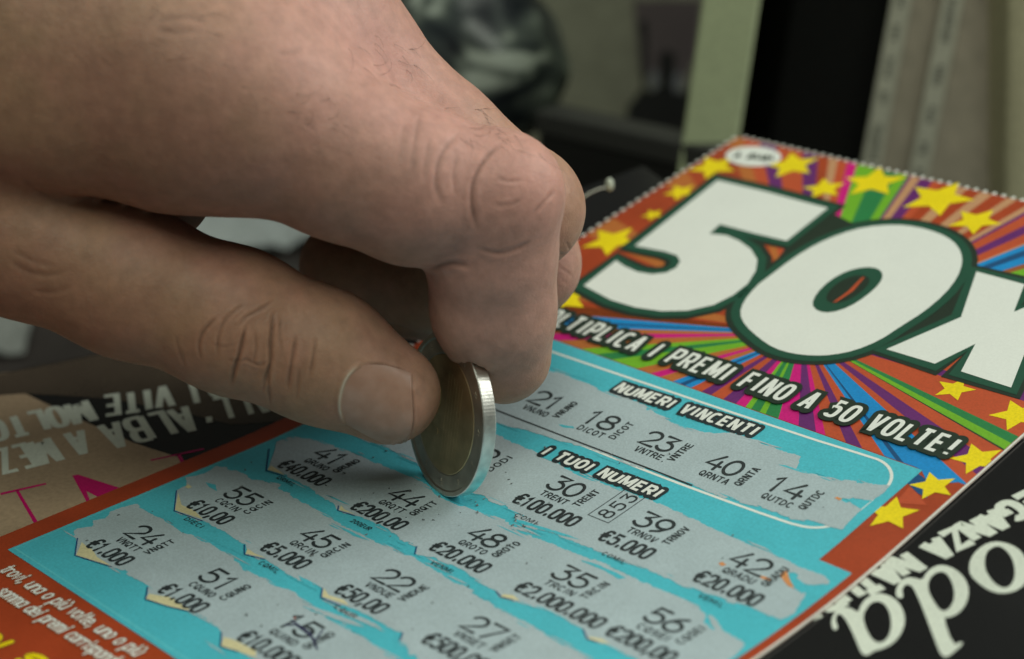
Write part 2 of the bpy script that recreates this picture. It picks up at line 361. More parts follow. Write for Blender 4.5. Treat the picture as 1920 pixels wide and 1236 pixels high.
# upside-down strap line beside the title
e0, e1, et = Z3(1800, 60), Z3(925, 497), Z3(1950, 150)
u0, u1 = np.array(uv(*e0)), np.array(uv(*e1)); dd = u1 - u0
pe2 = u0 + dd * 2.13
xd = dd / np.linalg.norm(dd); yd = np.array([-xd[1], xd[0]])
F, H = lettering('ELEGANZA NATURALE', u0, xd, yd, np.linalg.norm(dd) * 2.13, .55, .14, 1.4, 2.6, 'flat', 0, MH + .006)
sheet('strap_line', F, mt_wprint, 0, mag, hs=H)

# ------------------------------------------------------------------ the lottery ticket
UL, UR, VBOT, VTOP = -1.0099 * U2C, 4.7732 * U2C, -4.5 * U2C, 6.81045 * U2C
tk = empty('lottery_ticket', TS(UL, VBOT, 0)); tag(tk, 'orange, turquoise and silver scratch card with a big white 50x under the hand', 'scratch card')
def tart(name, polys, mat, h, par=None, hs=None): return sheet(name, polys, mat, h, par or tk, hs=hs)
# paper with a serrated edge along the left and the top
outline = [(UR, VBOT), (UR, VTOP)]
x = UR
while x > UL + .1:
    outline += [(x - .04, VTOP + .0), (x - .06, VTOP + .085), (x - .12, VTOP + .085), (x - .14, VTOP - .012)]; x -= .20
outline.append((UL, VTOP)); y = VTOP
while y > 1.9 * U2C:
    outline += [(UL - .0, y - .04), (UL - .085, y - .06), (UL - .085, y - .14), (UL + .004, y - .16)]; y -= .23
outline.append((UL, VBOT))
tart('paper_sheet', [outline], M['fiber'], -.004)
side = []
sv = np.linspace(VBOT, VTOP, 80)
for u_ in (UR,):
    V = np.vstack([TS(np.full(80, u_), sv, .0), TS(np.full(80, u_), sv, -.03)])
    mesh_obj('paper_edge', V, [(i, i + 1, i + 81, i + 80) for i in range(79)], M['paper'], tk)
V = np.vstack([TS(np.full(80, UL), sv, -.006), TS(np.full(80, UL), sv, -.045)])
mesh_obj('paper_edge', V, [(i, i + 1, i + 81, i + 80) for i in range(79)], M['paper'], tk)
UB = UR - .035
tart('printed_ground', [[(UL + .006, VBOT), (UB, VBOT), (UB, VTOP - .016), (UL + .006, VTOP - .016)]], M['red'], .0)

# sunburst behind the big numerals
C0 = np.array(uv(1505, 627))
rays = [((1020, 585), 'purple'), ((1233, 592), 'orange'), ((1233, 604), 'blue'), ((1233, 611), 'dblue'), ((1233, 614), 'blue'), ((1233, 619), 'orange'), ((1233, 626), 'magenta'), ((1233, 634), 'orange'), ((1263, 643), 'green'), ((1279, 649), 'mgreen'),
 ((1294, 655), 'green'), ((1200, 690), 'orange'), ((1222, 700), 'magenta'), ((1238, 707), 'orange'), ((1260, 716), 'blue'), ((1274, 720), 'dblue'), ((1284, 723), 'blue'), ((1297, 727), 'bright'), ((1318, 733), 'purple'), ((1336, 739), 'bright'), ((1361, 745), 'purple'),
 ((1385, 752), 'magenta'), ((1403, 757), 'green'), ((1414, 759), 'mgreen'), ((1430, 763), 'green'), ((1440, 767), 'mgreen'), ((1463, 773), 'magenta'), ((1498, 784), 'purple'), ((1528, 796), 'magenta'), ((1546, 808), 'bright'), ((1583, 822), 'purple'), ((1614, 836), 'bright'), ((1652, 846), 'blue'),
 ((1672, 852), 'dblue'), ((1685, 856), 'blue'), ((1662, 770), 'bright'), ((1700, 784), 'purple'), ((1713.8, 768), 'bright'), ((1713.8, 748), 'shade'), ((1713.8, 746), 'green'), ((1713.8, 736), 'mgreen'), ((1713.8, 726), 'bright'), ((1713.8, 690), 'purple'), ((1713, 680), 'bright'),
 ((1920, 560), 'green'), ((1911, 507), 'brown'), ((1905, 500), 'blue'), ((1920, 481), 'dblue'), ((1920, 470), 'blue'), ((1920, 460), 'tan'), ((1920, 457), 'bright'), ((1920, 440), 'purple'), ((1920, 424), 'bright'), ((1920, 405), 'purple'), ((1920, 399), 'tan'), ((1920, 388), 'red'),
 ((1895, 383), 'tan'), ((1880, 378), 'red'), ((1852, 372), 'tan'), ((1832, 366), 'red'), ((1808, 360), 'tan'), ((1788, 352), 'red'), ((1765, 346), 'bright'), ((1745, 345), 'purple'), ((1722, 340), 'tan'), ((1706, 336), 'purple'), ((1695, 342), 'green'), ((1659, 366), 'mgreen'), ((1619, 366), 'green'), ((1590, 363), 'magenta'),
 ((1577, 352), 'bright'), ((1562, 345), 'tan'), ((1548, 342), 'red'), ((1530, 340), 'purple'), ((1505, 340), 'bright'), ((1465, 338), 'purple'), ((1440, 335), 'bright'), ((1415, 330), 'orange'), ((1390, 330), 'red'), ((1300, 340), 'orange'), ((1270, 370), 'red'), ((1200, 440), 'orange'), ((1165, 470), 'red'), ((1090, 530), 'orange'), ((1060, 560), 'red')]
ang = []
for (q, c) in rays:
    d = np.array(uv(*q)) - C0; ang.append(math.atan2(d[1], d[0]))
ang = list(np.unwrap(ang)); sg = 1 if ang[-1] > ang[0] else -1
VT0 = 2.625 * U2C
wedges = {}
for i, (q, c) in enumerate(rays):
    a0 = ang[i]; a1 = ang[i + 1] if i + 1 < len(rays) else ang[0] + sg * 2 * math.pi
    if (a1 - a0) * sg <= 0: continue
    nsub = max(1, int(abs(a1 - a0) / .5) + 1)
    for k in range(nsub):
        b0 = a0 + (a1 - a0) * k / nsub; b1 = a0 + (a1 - a0) * (k + 1) / nsub
        wedges.setdefault(c, []).append([C0 + 30 * np.array([math.cos(b), math.sin(b)]) if b is not None else C0 for b in (None, b0, b1)])
def clip(poly, lim):
    for (nx, ny, c) in lim:                       # keep nx*u + ny*v <= c
        out = []
        for i in range(len(poly)):
            a, b = np.array(poly[i]), np.array(poly[(i + 1) % len(poly)]); da, db = nx * a[0] + ny * a[1] - c, nx * b[0] + ny * b[1] - c
            if da <= 0: out.append(a)
            if da * db < 0: out.append(a + (b - a) * da / (da - db))
        poly = out
        if len(poly) < 3: return []
    return [tuple(q) for q in poly]
LIM = [(-1, 0, -(UL + .03)), (1, 0, UB - .005), (0, 1, VTOP - .04), (0, -1, -VT0)]
for c, pls in wedges.items():
    pls = [q for q in (clip(w, LIM) for w in pls) if len(q) >= 3]
    if pls: tart('sunburst_rays', pls, M[c], .003)
# side panel of the ticket beside the numbers keeps the orange ground; a few rays run into it
tart('sunburst_rays', [uvs([(1690, 862), (1732, 880), (1790, 897), (1795, 905), (1740, 908), (1728, 882)])], M['blue'], .004)
tart('sunburst_rays', [uvs([(1700, 905), (1718, 886), (1745, 905), (1738, 935), (1720, 925)])], M['dblue'], .005)
tart('sunburst_rays', [uvs([(1706, 912), (1722, 928), (1738, 948), (1678, 944)])], M['bright'], .0045)

def star(c, tip, name='star'):
    c, tip = np.array(uv(*c)), np.array(uv(*tip)); d = tip - c; r = np.linalg.norm(d); a = math.atan2(d[1], d[0])
    return [(c[0] + (r if k % 2 == 0 else r * .46) * math.cos(a + k * math.pi / 5), c[1] + (r if k % 2 == 0 else r * .46) * math.sin(a + k * math.pi / 5)) for k in range(10)]
stars = [((1338, 313.6), (1322.9, 295.4)), ((1485.6, 310), (1537, 296.5)), ((1275.7, 360.8), (1265, 348.6)), ((1224, 403.4), (1216, 395)), ((1146.5, 452), (1186, 427.7)), ((1545, 354), (1545, 335)),
 ((1639, 342), (1650, 314)), ((1759.4, 372.5), (1829, 375.6)), ((1829, 415), (1824.8, 440)), ((1789.8, 730), (1796, 751.6)), ((1908, 779), (1853.7, 779)), ((1832.4, 861), (1878, 844.4)), ((1750, 911.7), (1742.7, 885.9)), ((1671, 963.4), (1724.4, 957.3)), ((1058, 561.6), (1094.8, 576.8))]
for s in stars: tart('star', [clip(star(*s), [(1, 0, UB - .005), (-1, 0, -(UL + .01))])], M['yellow'], .007)

# big white numerals with a green outline
five = [(1005, 360), (1300, 430), (1578, 505), (1685, 532), (1430, 735), (1230, 688), (1020, 632), (955, 690), (1060, 700), (1140, 735), (1210, 785), (1250, 850), (1240, 920), (1190, 1000), (1100, 1070), (980, 1130), (820, 1165), (660, 1168), (500, 1145), (350, 1100), (180, 1010), (380, 855), (430, 890), (510, 925), (600, 940), (690, 930), (750, 900), (775, 860), (755, 825), (680, 800), (600, 785), (495, 765)]
five = uvs(five, (1040, 230), 3.2875)
zero = uvs(chaikin([(1440, 521.6), (1485.6, 486.6), (1531, 459), (1577, 439.5), (1622.5, 427), (1677, 422.5), (1720, 427), (1759, 438), (1787, 453), (1802, 473), (1805, 494), (1796, 521.6), (1771.6, 553.5), (1732, 587), (1689, 614), (1650, 640), (1604, 659), (1561.7, 667.5), (1525, 669), (1485.6, 665), (1452, 655), (1424.6, 637), (1397, 612), (1387, 590), (1394, 567.6), (1418, 538)], 1, True))
hole = uvs(chaikin([(1522, 573), (1531, 552), (1555.6, 527.7), (1589, 509.4), (1622.5, 502.4), (1647, 505), (1656.6, 517), (1650, 533.8), (1625.5, 556.6), (1592, 578), (1558.6, 588.5), (1534, 586)], 1, True))
ex = uvs([(1830.9, 511), (1921, 535), (1901, 587), (1985, 552), (2060, 573), (1965, 632), (1925, 655), (1896, 728.8), (1802, 698.4), (1829, 646.7), (1753, 684), (1662, 656.7), (1802, 596.5)])
def grow(pl, d):
    """offset a closed outline outwards by d cm"""
    p = np.array(pl); a = sum(p[i - 1][0] * p[i][1] - p[i][0] * p[i - 1][1] for i in range(len(p))); s = 1 if a > 0 else -1
    return p, s
def outlined(name, pl, w1, w2):
    o = tart(name, [pl], M['white'], .020)
    tart('numeral_outline', strip(pl, w1 * 2, True), M['dgreen'], .016, o)
    tart('numeral_outline', strip(pl, w2 * 2, True), M['shade'], .011, o)
    return o
for nm, pl in (('numeral_five', five), ('numeral_zero', zero), ('multiplier_sign', ex)):
    pl2 = [q for q in pl if q[0] < UB - .02 or True]
    cl = clip(pl, [(1, 0, UB - .02)]) if nm == 'multiplier_sign' else pl
    o = tart(nm, [cl], M['white'], .020)
    F1 = [clip(f, [(1, 0, UB - .01)]) for f in strip(pl, .34, True)]; F2 = [clip(f, [(1, 0, UB - .01)]) for f in strip(pl, .54, True)]
    tart('numeral_outline', [f for f in F1 if len(f) > 2], M['dgreen'], 0, o, hs=[.0145 + .0002 * (i % 7) for i, f in enumerate(F1) if len(f) > 2])
    tart('numeral_outline', [f for f in F2 if len(f) > 2], M['shade'], 0, o, hs=[.0100 + .0002 * (i % 7) for i, f in enumerate(F2) if len(f) > 2])
    if nm == 'numeral_zero':
        tart('numeral_counter', [hole], M['dgreen'], .0225, o)
        hc = np.mean(hole, 0); tart('numeral_counter', [[tuple(hc + (np.array(q) - hc) * .62) for q in hole]], M['shade'], .0245, o)
        tart('numeral_counter', [uvs([(1561, 570), (1590, 549), (1616, 523), (1622, 522), (1600, 548), (1570, 568)])], M['bright'], .0265, o)
# fill between the numerals
tart('numeral_shadow', [uvs([(1470, 470), (1515, 415), (1560, 400), (1600, 420), (1530, 450), (1440, 510)])], M['shade'], .0085)
tart('numeral_shadow', [uvs([(1700, 628), (1770, 570), (1812, 500), (1835, 508), (1806, 600), (1690, 650), (1650, 650)])], M['shade'], .0085)
# oval emblem
oc = np.array(uv(1412.5, 293.8)); e1 = np.array(uv(1464, 299)) - oc; e2 = np.array(uv(1424, 276)) - oc
ov = tart('oval_emblem', [[tuple(oc + e1 * math.cos(t) + e2 * math.sin(t)) for t in np.linspace(0, 2 * math.pi, 40, endpoint=False)]], M['white'], .010)
sc_ = []
for a0, a1, w in ((-.62, -.5, .1), (-.15, .0, .11), (0, .16, .08), (.22, .36, .07), (.42, .52, .12), (.55, .72, .08)):
    sc_ += strip([tuple(oc + e1 * a0 - e2 * .25), tuple(oc + e1 * (a0 + a1) / 2 + e2 * .25), tuple(oc + e1 * a1 - e2 * .2)], w * .8, False, 'round')
tart('emblem_lettering', sc_, M['shade'], 0, ov, hs=[.0125 + .0003 * (i % 5) for i in range(len(sc_))])

# turquoise panel with the winning-number frame
UTL = -.7533 * U2C
panel = [(UTL, -2.7307 * U2C), (4.6768 * U2C, -2.7307 * U2C), (4.6768 * U2C, 1.27 * U2C), (4.37 * U2C, 1.27 * U2C), (4.3627 * U2C, 2.6135 * U2C), (UTL, 2.6135 * U2C)]
pn = tart('turquoise_panel', [panel], M['turq'], .0075)
# raised rim of the overprint along the panel edge
tart('panel_rim', strip([(UTL + .05, 2.55 * U2C), (UTL + .05, -2.68 * U2C), (4.62 * U2C, -2.68 * U2C)], .03), ink('light_turquoise_ink', (.13, .58, .66)), .0092, pn)
fr = [(-.5, 1.458), (1.5, 1.458), (2.6, 1.462), (3.5, 1.495)]
fr = [(a * U2C, b * U2C) for a, b in fr] + [(3.9 * U2C, 1.52 * U2C)] + [(3.93 * U2C + .60 * math.cos(t), 1.85 * U2C + .60 * math.sin(t)) for t in np.linspace(-1.5, 0, 8)] + [(4.255 * U2C, 2.25 * U2C)] + \
     [(3.95 * U2C + .58 * math.cos(t), 2.25 * U2C + .58 * math.sin(t)) for t in np.linspace(.1, 1.55, 8)] + [(3.21 * U2C, 2.516 * U2C), (.36 * U2C, 2.445 * U2C), (-.5 * U2C, 2.44 * U2C)]
tart('winning_frame', strip(chaikin(fr, 1), .05), M['white'], .0095, pn)

k3, kb = 3.2875, 2.8354
Q1 = lambda L: [(x / k3, 860 + y / k3) for x, y in L]
Q2 = lambda L: [(440 + x / kb, 800 + y / kb) for x, y in L]
Q3 = lambda L: [(880 + x / k3, 700 + y / k3) for x, y in L]
Q4 = lambda L: [(880 + x / 4, 960 + y / 4) for x, y in L]
Q5 = lambda L: [(1280 + x / k3, 860 + y / k3) for x, y in L]
UVP = lambda L: [tuple(pix(TS(a * U2C, b * U2C))[0]) for a, b in L]
Q7 = lambda L: [(1020 + x / k3, 560 + y / k3) for x, y in L]
def rough_edge(p, seed):
    q = ragged(p, .006, .035, seed); r = random.Random(seed * 3 + 1); out = []; off = 0; hold = 0
    for a in q:
        if hold <= 0: off = r.gauss(0, .018); hold = r.randint(2, 9)
        hold -= 1; out.append((a[0], a[1] + off))
    return out
def silver(name, topl, botl, seed, amp=.008):
    r = random.Random(seed); sl = {M['turq']: [], M['silver']: []}
    for line in (topl, botl):
        L = uvs(line)
        for a, b in zip(L[:-1], L[1:]):
            for _ in range(int(math.dist(a, b) / .28)):
                t = r.random(); c = (a[0] + (b[0] - a[0]) * t + r.gauss(0, .05), a[1] + (b[1] - a[1]) * t + r.gauss(0, .045)); l = r.uniform(.08, .35); w = r.uniform(.006, .02); sk = r.gauss(.03, .05)
                if not (UTL + .1 < c[0] - l and c[0] + l < 4.3 * U2C): continue
                sl[r.choice(list(sl))].append([(c[0] - l, c[1] - sk * l), (c[0] - l * .3, c[1] - w), (c[0] + l * .5, c[1] - w * .6), (c[0] + l, c[1] + sk * l), (c[0] + l * .3, c[1] + w), (c[0] - l * .6, c[1] + w * .7)])
    for mt_, pl in sl.items():
        if pl: tag(tart('scrape_marks', pl, mt_, 0, pn, hs=[.0118 + .00008 * (k % 11) for k in range(len(pl))]), kind='stuff')
    p = rough_edge(uvs(topl), seed) + rough_edge(uvs(botl), seed + 1)
    return tart(name, [p], M['silver'], .0112, pn)
    p = ragged(uvs(topl), amp, .05, seed) + ragged(uvs(botl), amp, .05, seed + 1)
    return tart(name, [p], M['silver'], .0112, pn)
# winning row
silver('scratched_strip', UVP([(-.42, 1.70), (-.45, 2.0), (-.38, 2.2), (-.1, 2.27)]) + Q7([(0, 430), (150, 480), (350, 572), (500, 592), (640, 680), (780, 770), (900, 815), (1050, 840), (1150, 832), (1300, 880), (1578, 975)]) + Q5([(700, 70), (900, 125), (1080, 150), (1282, 165), (1240, 215), (1165, 262)]),
       Q5([(1165, 268), (985, 243), (985, 252), (1100, 318), (1040, 380), (980, 442), (880, 412), (760, 375), (640, 365), (520, 310), (400, 282), (290, 252), (0, 140)]) + Q3([(1130, 608), (900, 522), (700, 450), (550, 425), (350, 356), (180, 322)]) + UVP([(.2, 1.40), (-.3, 1.42)]), 3)
# row 1
silver('scratched_strip', UVP([(-.42, .62), (-.40, 1.0), (-.1, 1.16), (.3, 1.12)]) + Q3([(170, 385), (300, 440), (420, 500), (700, 640), (1140, 795), (1210, 830), (1350, 890)]) + Q5([(0, 352), (200, 440), (400, 530), (640, 630), (760, 690), (870, 730), (905, 765)]),
       Q5([(900, 775), (780, 775), (650, 700), (670, 790), (750, 845), (720, 905), (680, 965), (600, 1000), (450, 930), (300, 880), (150, 840), (0, 790)]) + Q4([(1450, 480), (1250, 395), (1000, 305), (800, 235), (600, 160), (430, 110), (345, 75), (350, 45)]) + Q3([(280, 868), (215, 820), (130, 790), (90, 760), (0, 745)]) + UVP([(.4, .46), (-.2, .44)]), 5)
# row 2
silver('scratched_strip', Q2([(215, 118), (222, 84), (300, 55), (400, 70), (600, 130), (800, 215), (1000, 300), (1080, 372)]) + Q3([(0, 835), (150, 895), (290, 950), (400, 995)]) + Q4([(300, 130), (600, 240), (800, 320), (1000, 395), (1200, 480), (1400, 575), (1600, 660), (1720, 730), (1772, 775), (1760, 840), (1850, 885)]) + Q5([(170, 960), (250, 1055), (385, 1140), (340, 1200)]),
       Q5([(340, 1205), (200, 1300), (60, 1280)]) + Q4([(1300, 1120), (1200, 1080), (1050, 1010), (880, 955), (850, 880), (700, 800), (550, 740), (380, 680), (240, 640), (200, 600), (100, 560), (0, 500)]) + Q2([(1200, 770), (1050, 700), (960, 680), (965, 645), (900, 610), (800, 545), (720, 500), (600, 470), (552, 448), (540, 425), (480, 385), (400, 335), (330, 290), (270, 265), (172, 236)]), 7)
# row 3
silver('scratched_strip', Q1([(1085, 200), (1150, 170), (1140, 120), (1200, 112), (1270, 90), (1330, 50), (1400, 60), (1500, 100)]) + Q2([(100, 285), (250, 310), (240, 325), (300, 362), (400, 430), (550, 520), (700, 592), (850, 655), (950, 695), (1050, 755), (1200, 850), (1361, 940)]) + Q4([(150, 690), (300, 768), (500, 880), (700, 1000), (900, 1104), (1000, 1180)]),
       [(1105, 1262), (1000, 1262), (860, 1300), (790, 1240)] + Q2([(960, 1225), (880, 1140), (890, 1100), (700, 1000), (560, 952), (462, 912), (465, 862), (350, 822), (240, 762), (160, 708), (56, 682), (50, 632)]) + Q1([(1400, 470), (1250, 388), (1076, 325)]), 9)
# row 4
silver('scratched_strip', Q1([(478, 500), (450, 452), (480, 432), (570, 422), (572, 384), (650, 372), (680, 330), (760, 300), (830, 286), (880, 312), (950, 352), (1050, 402), (1130, 460), (1300, 532), (1480, 640)]) + Q2([(60, 765), (200, 838), (320, 885), (372, 960), (550, 1052), (700, 1135), (850, 1240)]),
       [(760, 1290), (520, 1262)] + Q1([(1578, 1238), (1470, 1192), (1362, 1162), (1360, 1072), (1290, 992), (1180, 946), (1050, 917), (898, 872), (908, 792), (800, 732), (700, 672), (600, 642), (462, 602)]), 11)
# scraped streaks left in the turquoise between the rows
stre = [Q4([(350, 55), (520, 110), (700, 165), (840, 215), (700, 185), (500, 125), (360, 85)]), Q4([(840, 365), (960, 400), (1080, 450), (1180, 500), (1120, 510), (1000, 440), (850, 380)]), Q2([(545, 530), (620, 560), (720, 610), (630, 585)]),
        Q2([(335, 795), (400, 830), (450, 865), (440, 880), (370, 840)]), Q5([(1000, 250), (1165, 262), (1100, 315)]), Q5([(810, 85), (880, 108), (850, 105)]), Q3([(550, 318), (640, 330), (650, 345), (580, 338)]), Q5([(650, 705), (760, 780), (740, 838), (672, 790)]), Q1([(1265, 150), (1330, 165), (1340, 205), (1290, 180)])]
for i, s in enumerate(stre): tart('scrape_gap', [ragged(uvs(s + s[:1]), .006, .06, 40 + i)[:-1]], M['turq'], .0130, pn)
stre2 = [Q2([(270, 895), (420, 960), (640, 1040), (700, 1075), (560, 1035), (380, 965)]), Q2([(520, 960), (640, 1000), (760, 1060), (800, 1095), (700, 1050), (600, 1010)]), Q3([(285, 905), (330, 900), (500, 960), (640, 1015), (500, 985), (330, 940)])]
for i, s in enumerate(stre2): tart('silver_scrape', [ragged(uvs(s + s[:1]), .006, .06, 70 + i)[:-1]], M['silver'], .0122, pn)
# cream paper laid bare at the corners of the scratched windows
cre = [Q1([(470, 600), (505, 520), (540, 550), (570, 565), (600, 612), (688, 667)]), Q1([(900, 868), (920, 838), (960, 845), (1060, 862), (1180, 944), (1040, 915)]), Q1([(1364, 1160), (1380, 1105), (1440, 1120), (1578, 1190), (1578, 1230)]), Q1([(1078, 322), (1100, 215), (1120, 290), (1200, 325), (1250, 378)]), Q1([(1140, 180), (1160, 160), (1185, 180), (1160, 190)]),
       Q2([(175, 232), (195, 210), (240, 240), (268, 262)]), Q2([(555, 446), (566, 422), (585, 445), (640, 470)]), Q2([(58, 680), (70, 652), (110, 680), (170, 703)]), Q2([(466, 908), (475, 862), (500, 900), (580, 925), (610, 955)]), Q4([(235, 640), (255, 622), (330, 630), (380, 672)]), Q4([(888, 955), (910, 942), (1000, 960), (1060, 1000)])]
for c in cre: tart('bare_paper', [uvs(c)], M['cream'], .0135, pn)
lip = [Q1([(478, 495), (462, 602), (600, 645), (690, 672)]), Q1([(910, 795), (896, 873), (1050, 920), (1180, 950)]), Q1([(1366, 1075), (1358, 1164), (1470, 1195)]), Q1([(1088, 200), (1074, 327), (1250, 390)]), Q2([(184, 122), (168, 238), (270, 270)]), Q2([(552, 424), (548, 450), (640, 478)]), Q2([(52, 632), (52, 684), (160, 710)]), Q2([(466, 860), (458, 914), (560, 955)]), Q2([(967, 642), (958, 684)]), Q2([(893, 1098), (878, 1142)]), Q4([(200, 600), (238, 644), (330, 668)]), Q4([(852, 885), (884, 958), (960, 985)])]
lp = []
for l in lip: lp += strip(uvs(l), .022)
tart('window_edge_shade', lp, M['dblue'], 0, pn, hs=[.0137 + .00009 * (k % 5) for k in range(len(lp))])  # dark blue lines paint in the shadow along the scraped coating edges
tart('orange_scrape', [uvs(Q5(s)) for s in ([(598, 720), (640, 690), (660, 750), (690, 805), (650, 790), (625, 760)], [(220, 650), (245, 640), (270, 660), (240, 668)], [(935, 245), (955, 240), (985, 252), (965, 262)], [(430, 715), (520, 735), (560, 760), (500, 748)])], M['scrape'], .0139, pn)
tart('orange_scrape', [uvs([(549, 1158), (556, 1157), (553, 1163)])], M['bright'], .0142, pn)
# the printed rule under the winning row
tart('printed_rule', strip([(.45 * U2C, 1.462 * U2C), (1.6 * U2C, 1.478 * U2C), (2.47 * U2C, 1.499 * U2C), (2.9 * U2C, 1.503 * U2C)], .034), M['black'], .0139, pn)

# numbers, captions and prizes
XU, YU = np.array([1.0, .012]), np.array([0.0, 1.0])
def spot(px, num, cap, prize=None, echo=None):
    c = np.array(uv(*px)) ; s = U2C
    def put(name, txt, du, dv, xd, yd, w, hgt, wt, gap=1.2, e=2.0, cp='round', mat=M['black']):
        o = c + (XU * du + YU * dv) * s
        F, H = lettering(txt, o, xd, yd, w * s if w else None, hgt * s, wt, gap, e, cp, 0, .0142)
        return tart(name, F, mat, 0, pn, hs=H)
    put('printed_number', num, -.175, -.112, XU, YU, .350, .226, .056, .9)
    put('number_caption', cap, -.118, -.215, XU, YU, .300, .078, .026, 2.2)
    put('number_caption', cap, .300, -.172, YU, -XU, .275, .078, .026, 2.2)
    if prize: put('printed_prize', prize, -.235, -.435, XU, YU, .70 * len(prize) / 8, .172, .054, 1.9, 3.2)
    if echo:
        put('prize_caption', echo, -.04, -.575, XU, YU, .24, .055, .016, 2.2)
for px, n_, c_ in (((1026, 751.7), '21', 'VNUNO'), ((1129.4, 789.7), '18', 'DICOT'), ((1237.4, 829.3), '23', 'VNTRE'), ((1359.7, 873.7), '40', 'QRNTA'), ((1477.7, 916.3), '14', 'QUTDC')): spot(px, n_, c_)
for px, n_, c_, p_, e_ in (((903, 851), '12', 'DODI', '€2.500', None), ((1062.5, 914.4), '30', 'TRENT', '€100.000', 'COMI'), ((1226.8, 983), '39', 'TRNOV', '€5.000', 'COMIL'), ((1407.8, 1057.7), '42', 'QRADU', '€20.000', 'VEMIL'),
  ((620, 856.4), '41', 'QRUNO', '€40.000', 'QRMIL'), ((761, 934), '44', 'QRQTT', '€200,00', '200EUR'), ((912.4, 1009), '48', 'QROTO', '€20.000', 'VENMI'), ((1075, 1083.7), '35', 'TRCIN', '€2.000.000', None), ((1250, 1165), '56', 'CQSEI', '€200,00', None),
  ((455, 932), '55', 'CQCIN', '€10,00', 'DIECI'), ((597, 1010.6), '45', 'QRCIN', '€5.000', 'CQMIL'), ((740, 1089), '22', 'VNDUE', '€50,00', 'CQUR'), ((908, 1180), '27', 'VNSET', '€500,00', None),
  ((272, 1005), '24', 'VNQTT', '€1.000', None), ((410.6, 1088), '51', 'CQUNO', '€1.000', None), ((563.5, 1175.6), '15', 'QUIND', '€10.000', None)): spot(px, n_, c_, p_, e_)
# pen cross over one number
pc = strip(uvs(Q2([(300, 1035), (400, 1100), (440, 1190)])), .03) + strip(uvs(Q2([(470, 1085), (430, 1140), (330, 1060), (265, 1060)])), .03)
tart('pen_stroke', pc, M['pen'], 0, pn, hs=[.0165 + .0002 * (i % 6) for i in range(len(pc))])
# boxed code
bx = [np.array(q) * U2C for q in ((2.470, .715), (2.690, .722), (2.684, 1.20), (2.464, 1.19))]
tart('code_box', strip([tuple(q) for q in bx], .018, True), M['black'], .0142, pn)
F, H = lettering('853', np.array((2.655, .76)) * U2C, YU, -XU, .38 * U2C, .145 * U2C, .036, 2.0, 2.4, 'round', 0, .0142)
tart('code_digits', F, M['black'], 0, pn, hs=H)

# headings and slogan: light letters over a dark contour
def heading(name, txt, a, b, hgt, wt, wo, mat_o, par, h0, gap=2.5, shear=.08, e=2.6, cap='flat', mat=M['white']):
    a, b = np.array(a) * U2C, np.array(b) * U2C; d = b - a; w = np.linalg.norm(d); xd = d / w; yd = np.array([-xd[1], xd[0]])
    Fo, Ho = lettering(txt, a, xd, yd, w, hgt * U2C, wo, gap, e, 'round', shear, h0, wt)
    o = tart(name, [clip(f, [(1, 0, UB - .02)]) for f in Fo], mat_o, 0, par, hs=[h0 + .00012 * (i % 9) for i in range(len(Fo))])
    F, H = lettering(txt, a, xd, yd, w, hgt * U2C, wt, gap, e, cap, shear, h0 + .003)
    tart(name + '_lettering', F, mat, 0, o, hs=H)
heading('winning_heading', 'NUMERI VINCENTI', (1.315, 2.228), (2.875, 2.295), .155, .060, .180, M['outl'], pn, .0165)
heading('your_numbers_heading', 'I TUOI NUMERI', (1.455, 1.150), (2.765, 1.196), .145, .058, .175, M['outl'], pn, .0165)
heading('slogan', 'MOLTIPLICA I PREMI FINO A 50 VOLTE!', (-.34, 2.775), (4.43, 2.850), .265, .076, .26, M['shade'], None, .0285, 3.3, .0, 3.0)
# rules of the game on the orange foot of the ticket
def foot(txt, p0, p1, hgt, wt, wo, mat, h0):
    a, b = np.array(uv(*p0)), np.array(uv(*p1)); d = b - a; w = np.linalg.norm(d); xd = d / w; yd = np.array([-xd[1], xd[0]])
    Fo, Ho = lettering(txt, a, xd, yd, w, hgt * U2C, wo, 1.0, 2, 'round', .12, h0, wt); o = tart('game_rules', Fo, M['brown'], 0, None, hs=[h0 + .00015 * (i % 7) for i in range(len(Fo))])
    F, H = lettering(txt, a, xd, yd, w, hgt * U2C, wt, 1.0, 2, 'round', .12, h0 + .003); tart('rules_lettering', F, mat, 0, o, hs=H)
foot('trovi, una o più volte, uno o più', (-4, 1071), (251, 1233), .145, .034, .072, M['white'], .008)
foot('somma dei premi corrispondenti', (-12, 1112), (232, 1268), .145, .034, .072, M['white'], .008)
foot('TUOI SP', (-140, 1155), (100, 1282), .18, .09, .14, M['yellow'], .008)

# ------------------------------------------------------------------ the coin
ca, ct = -1.8208498, .1861744
CC = np.array([1.1956788, .4060417, .6728243]) * U2C + np.array([0, 0, .012]); CR = 1.2875
CN = np.array([math.cos(ca) * math.cos(ct), math.sin(ca) * math.cos(ct), math.sin(ct)])          # towards the camera
CUP = np.array([0, 0, 1.]) - CN * CN[2]; CUP /= np.linalg.norm(CUP); CSD = np.cross(CUP, CN)
def lathe(name, prof, mat, parent=None, loc=None, n=160, jit=None):
    """profile of (radius, height along the coin's axis)"""
    V, F = [], []
    for j in range(n):
        t = 2 * math.pi * j / n
        for k, (r, h) in enumerate(prof):
            rr = r + (jit(t, k) if jit else 0)
            V.append(CC + CN * h + rr * (math.cos(t) * CSD + math.sin(t) * CUP))
    m_ = len(prof)
    for j in range(n):
        for k in range(m_ - 1):
            F.append((j * m_ + k, ((j + 1) % n) * m_ + k, ((j + 1) % n) * m_ + k + 1, j * m_ + k + 1))
    o = mesh_obj(name, V, F, mat, parent, smooth=False, loc=loc); return o
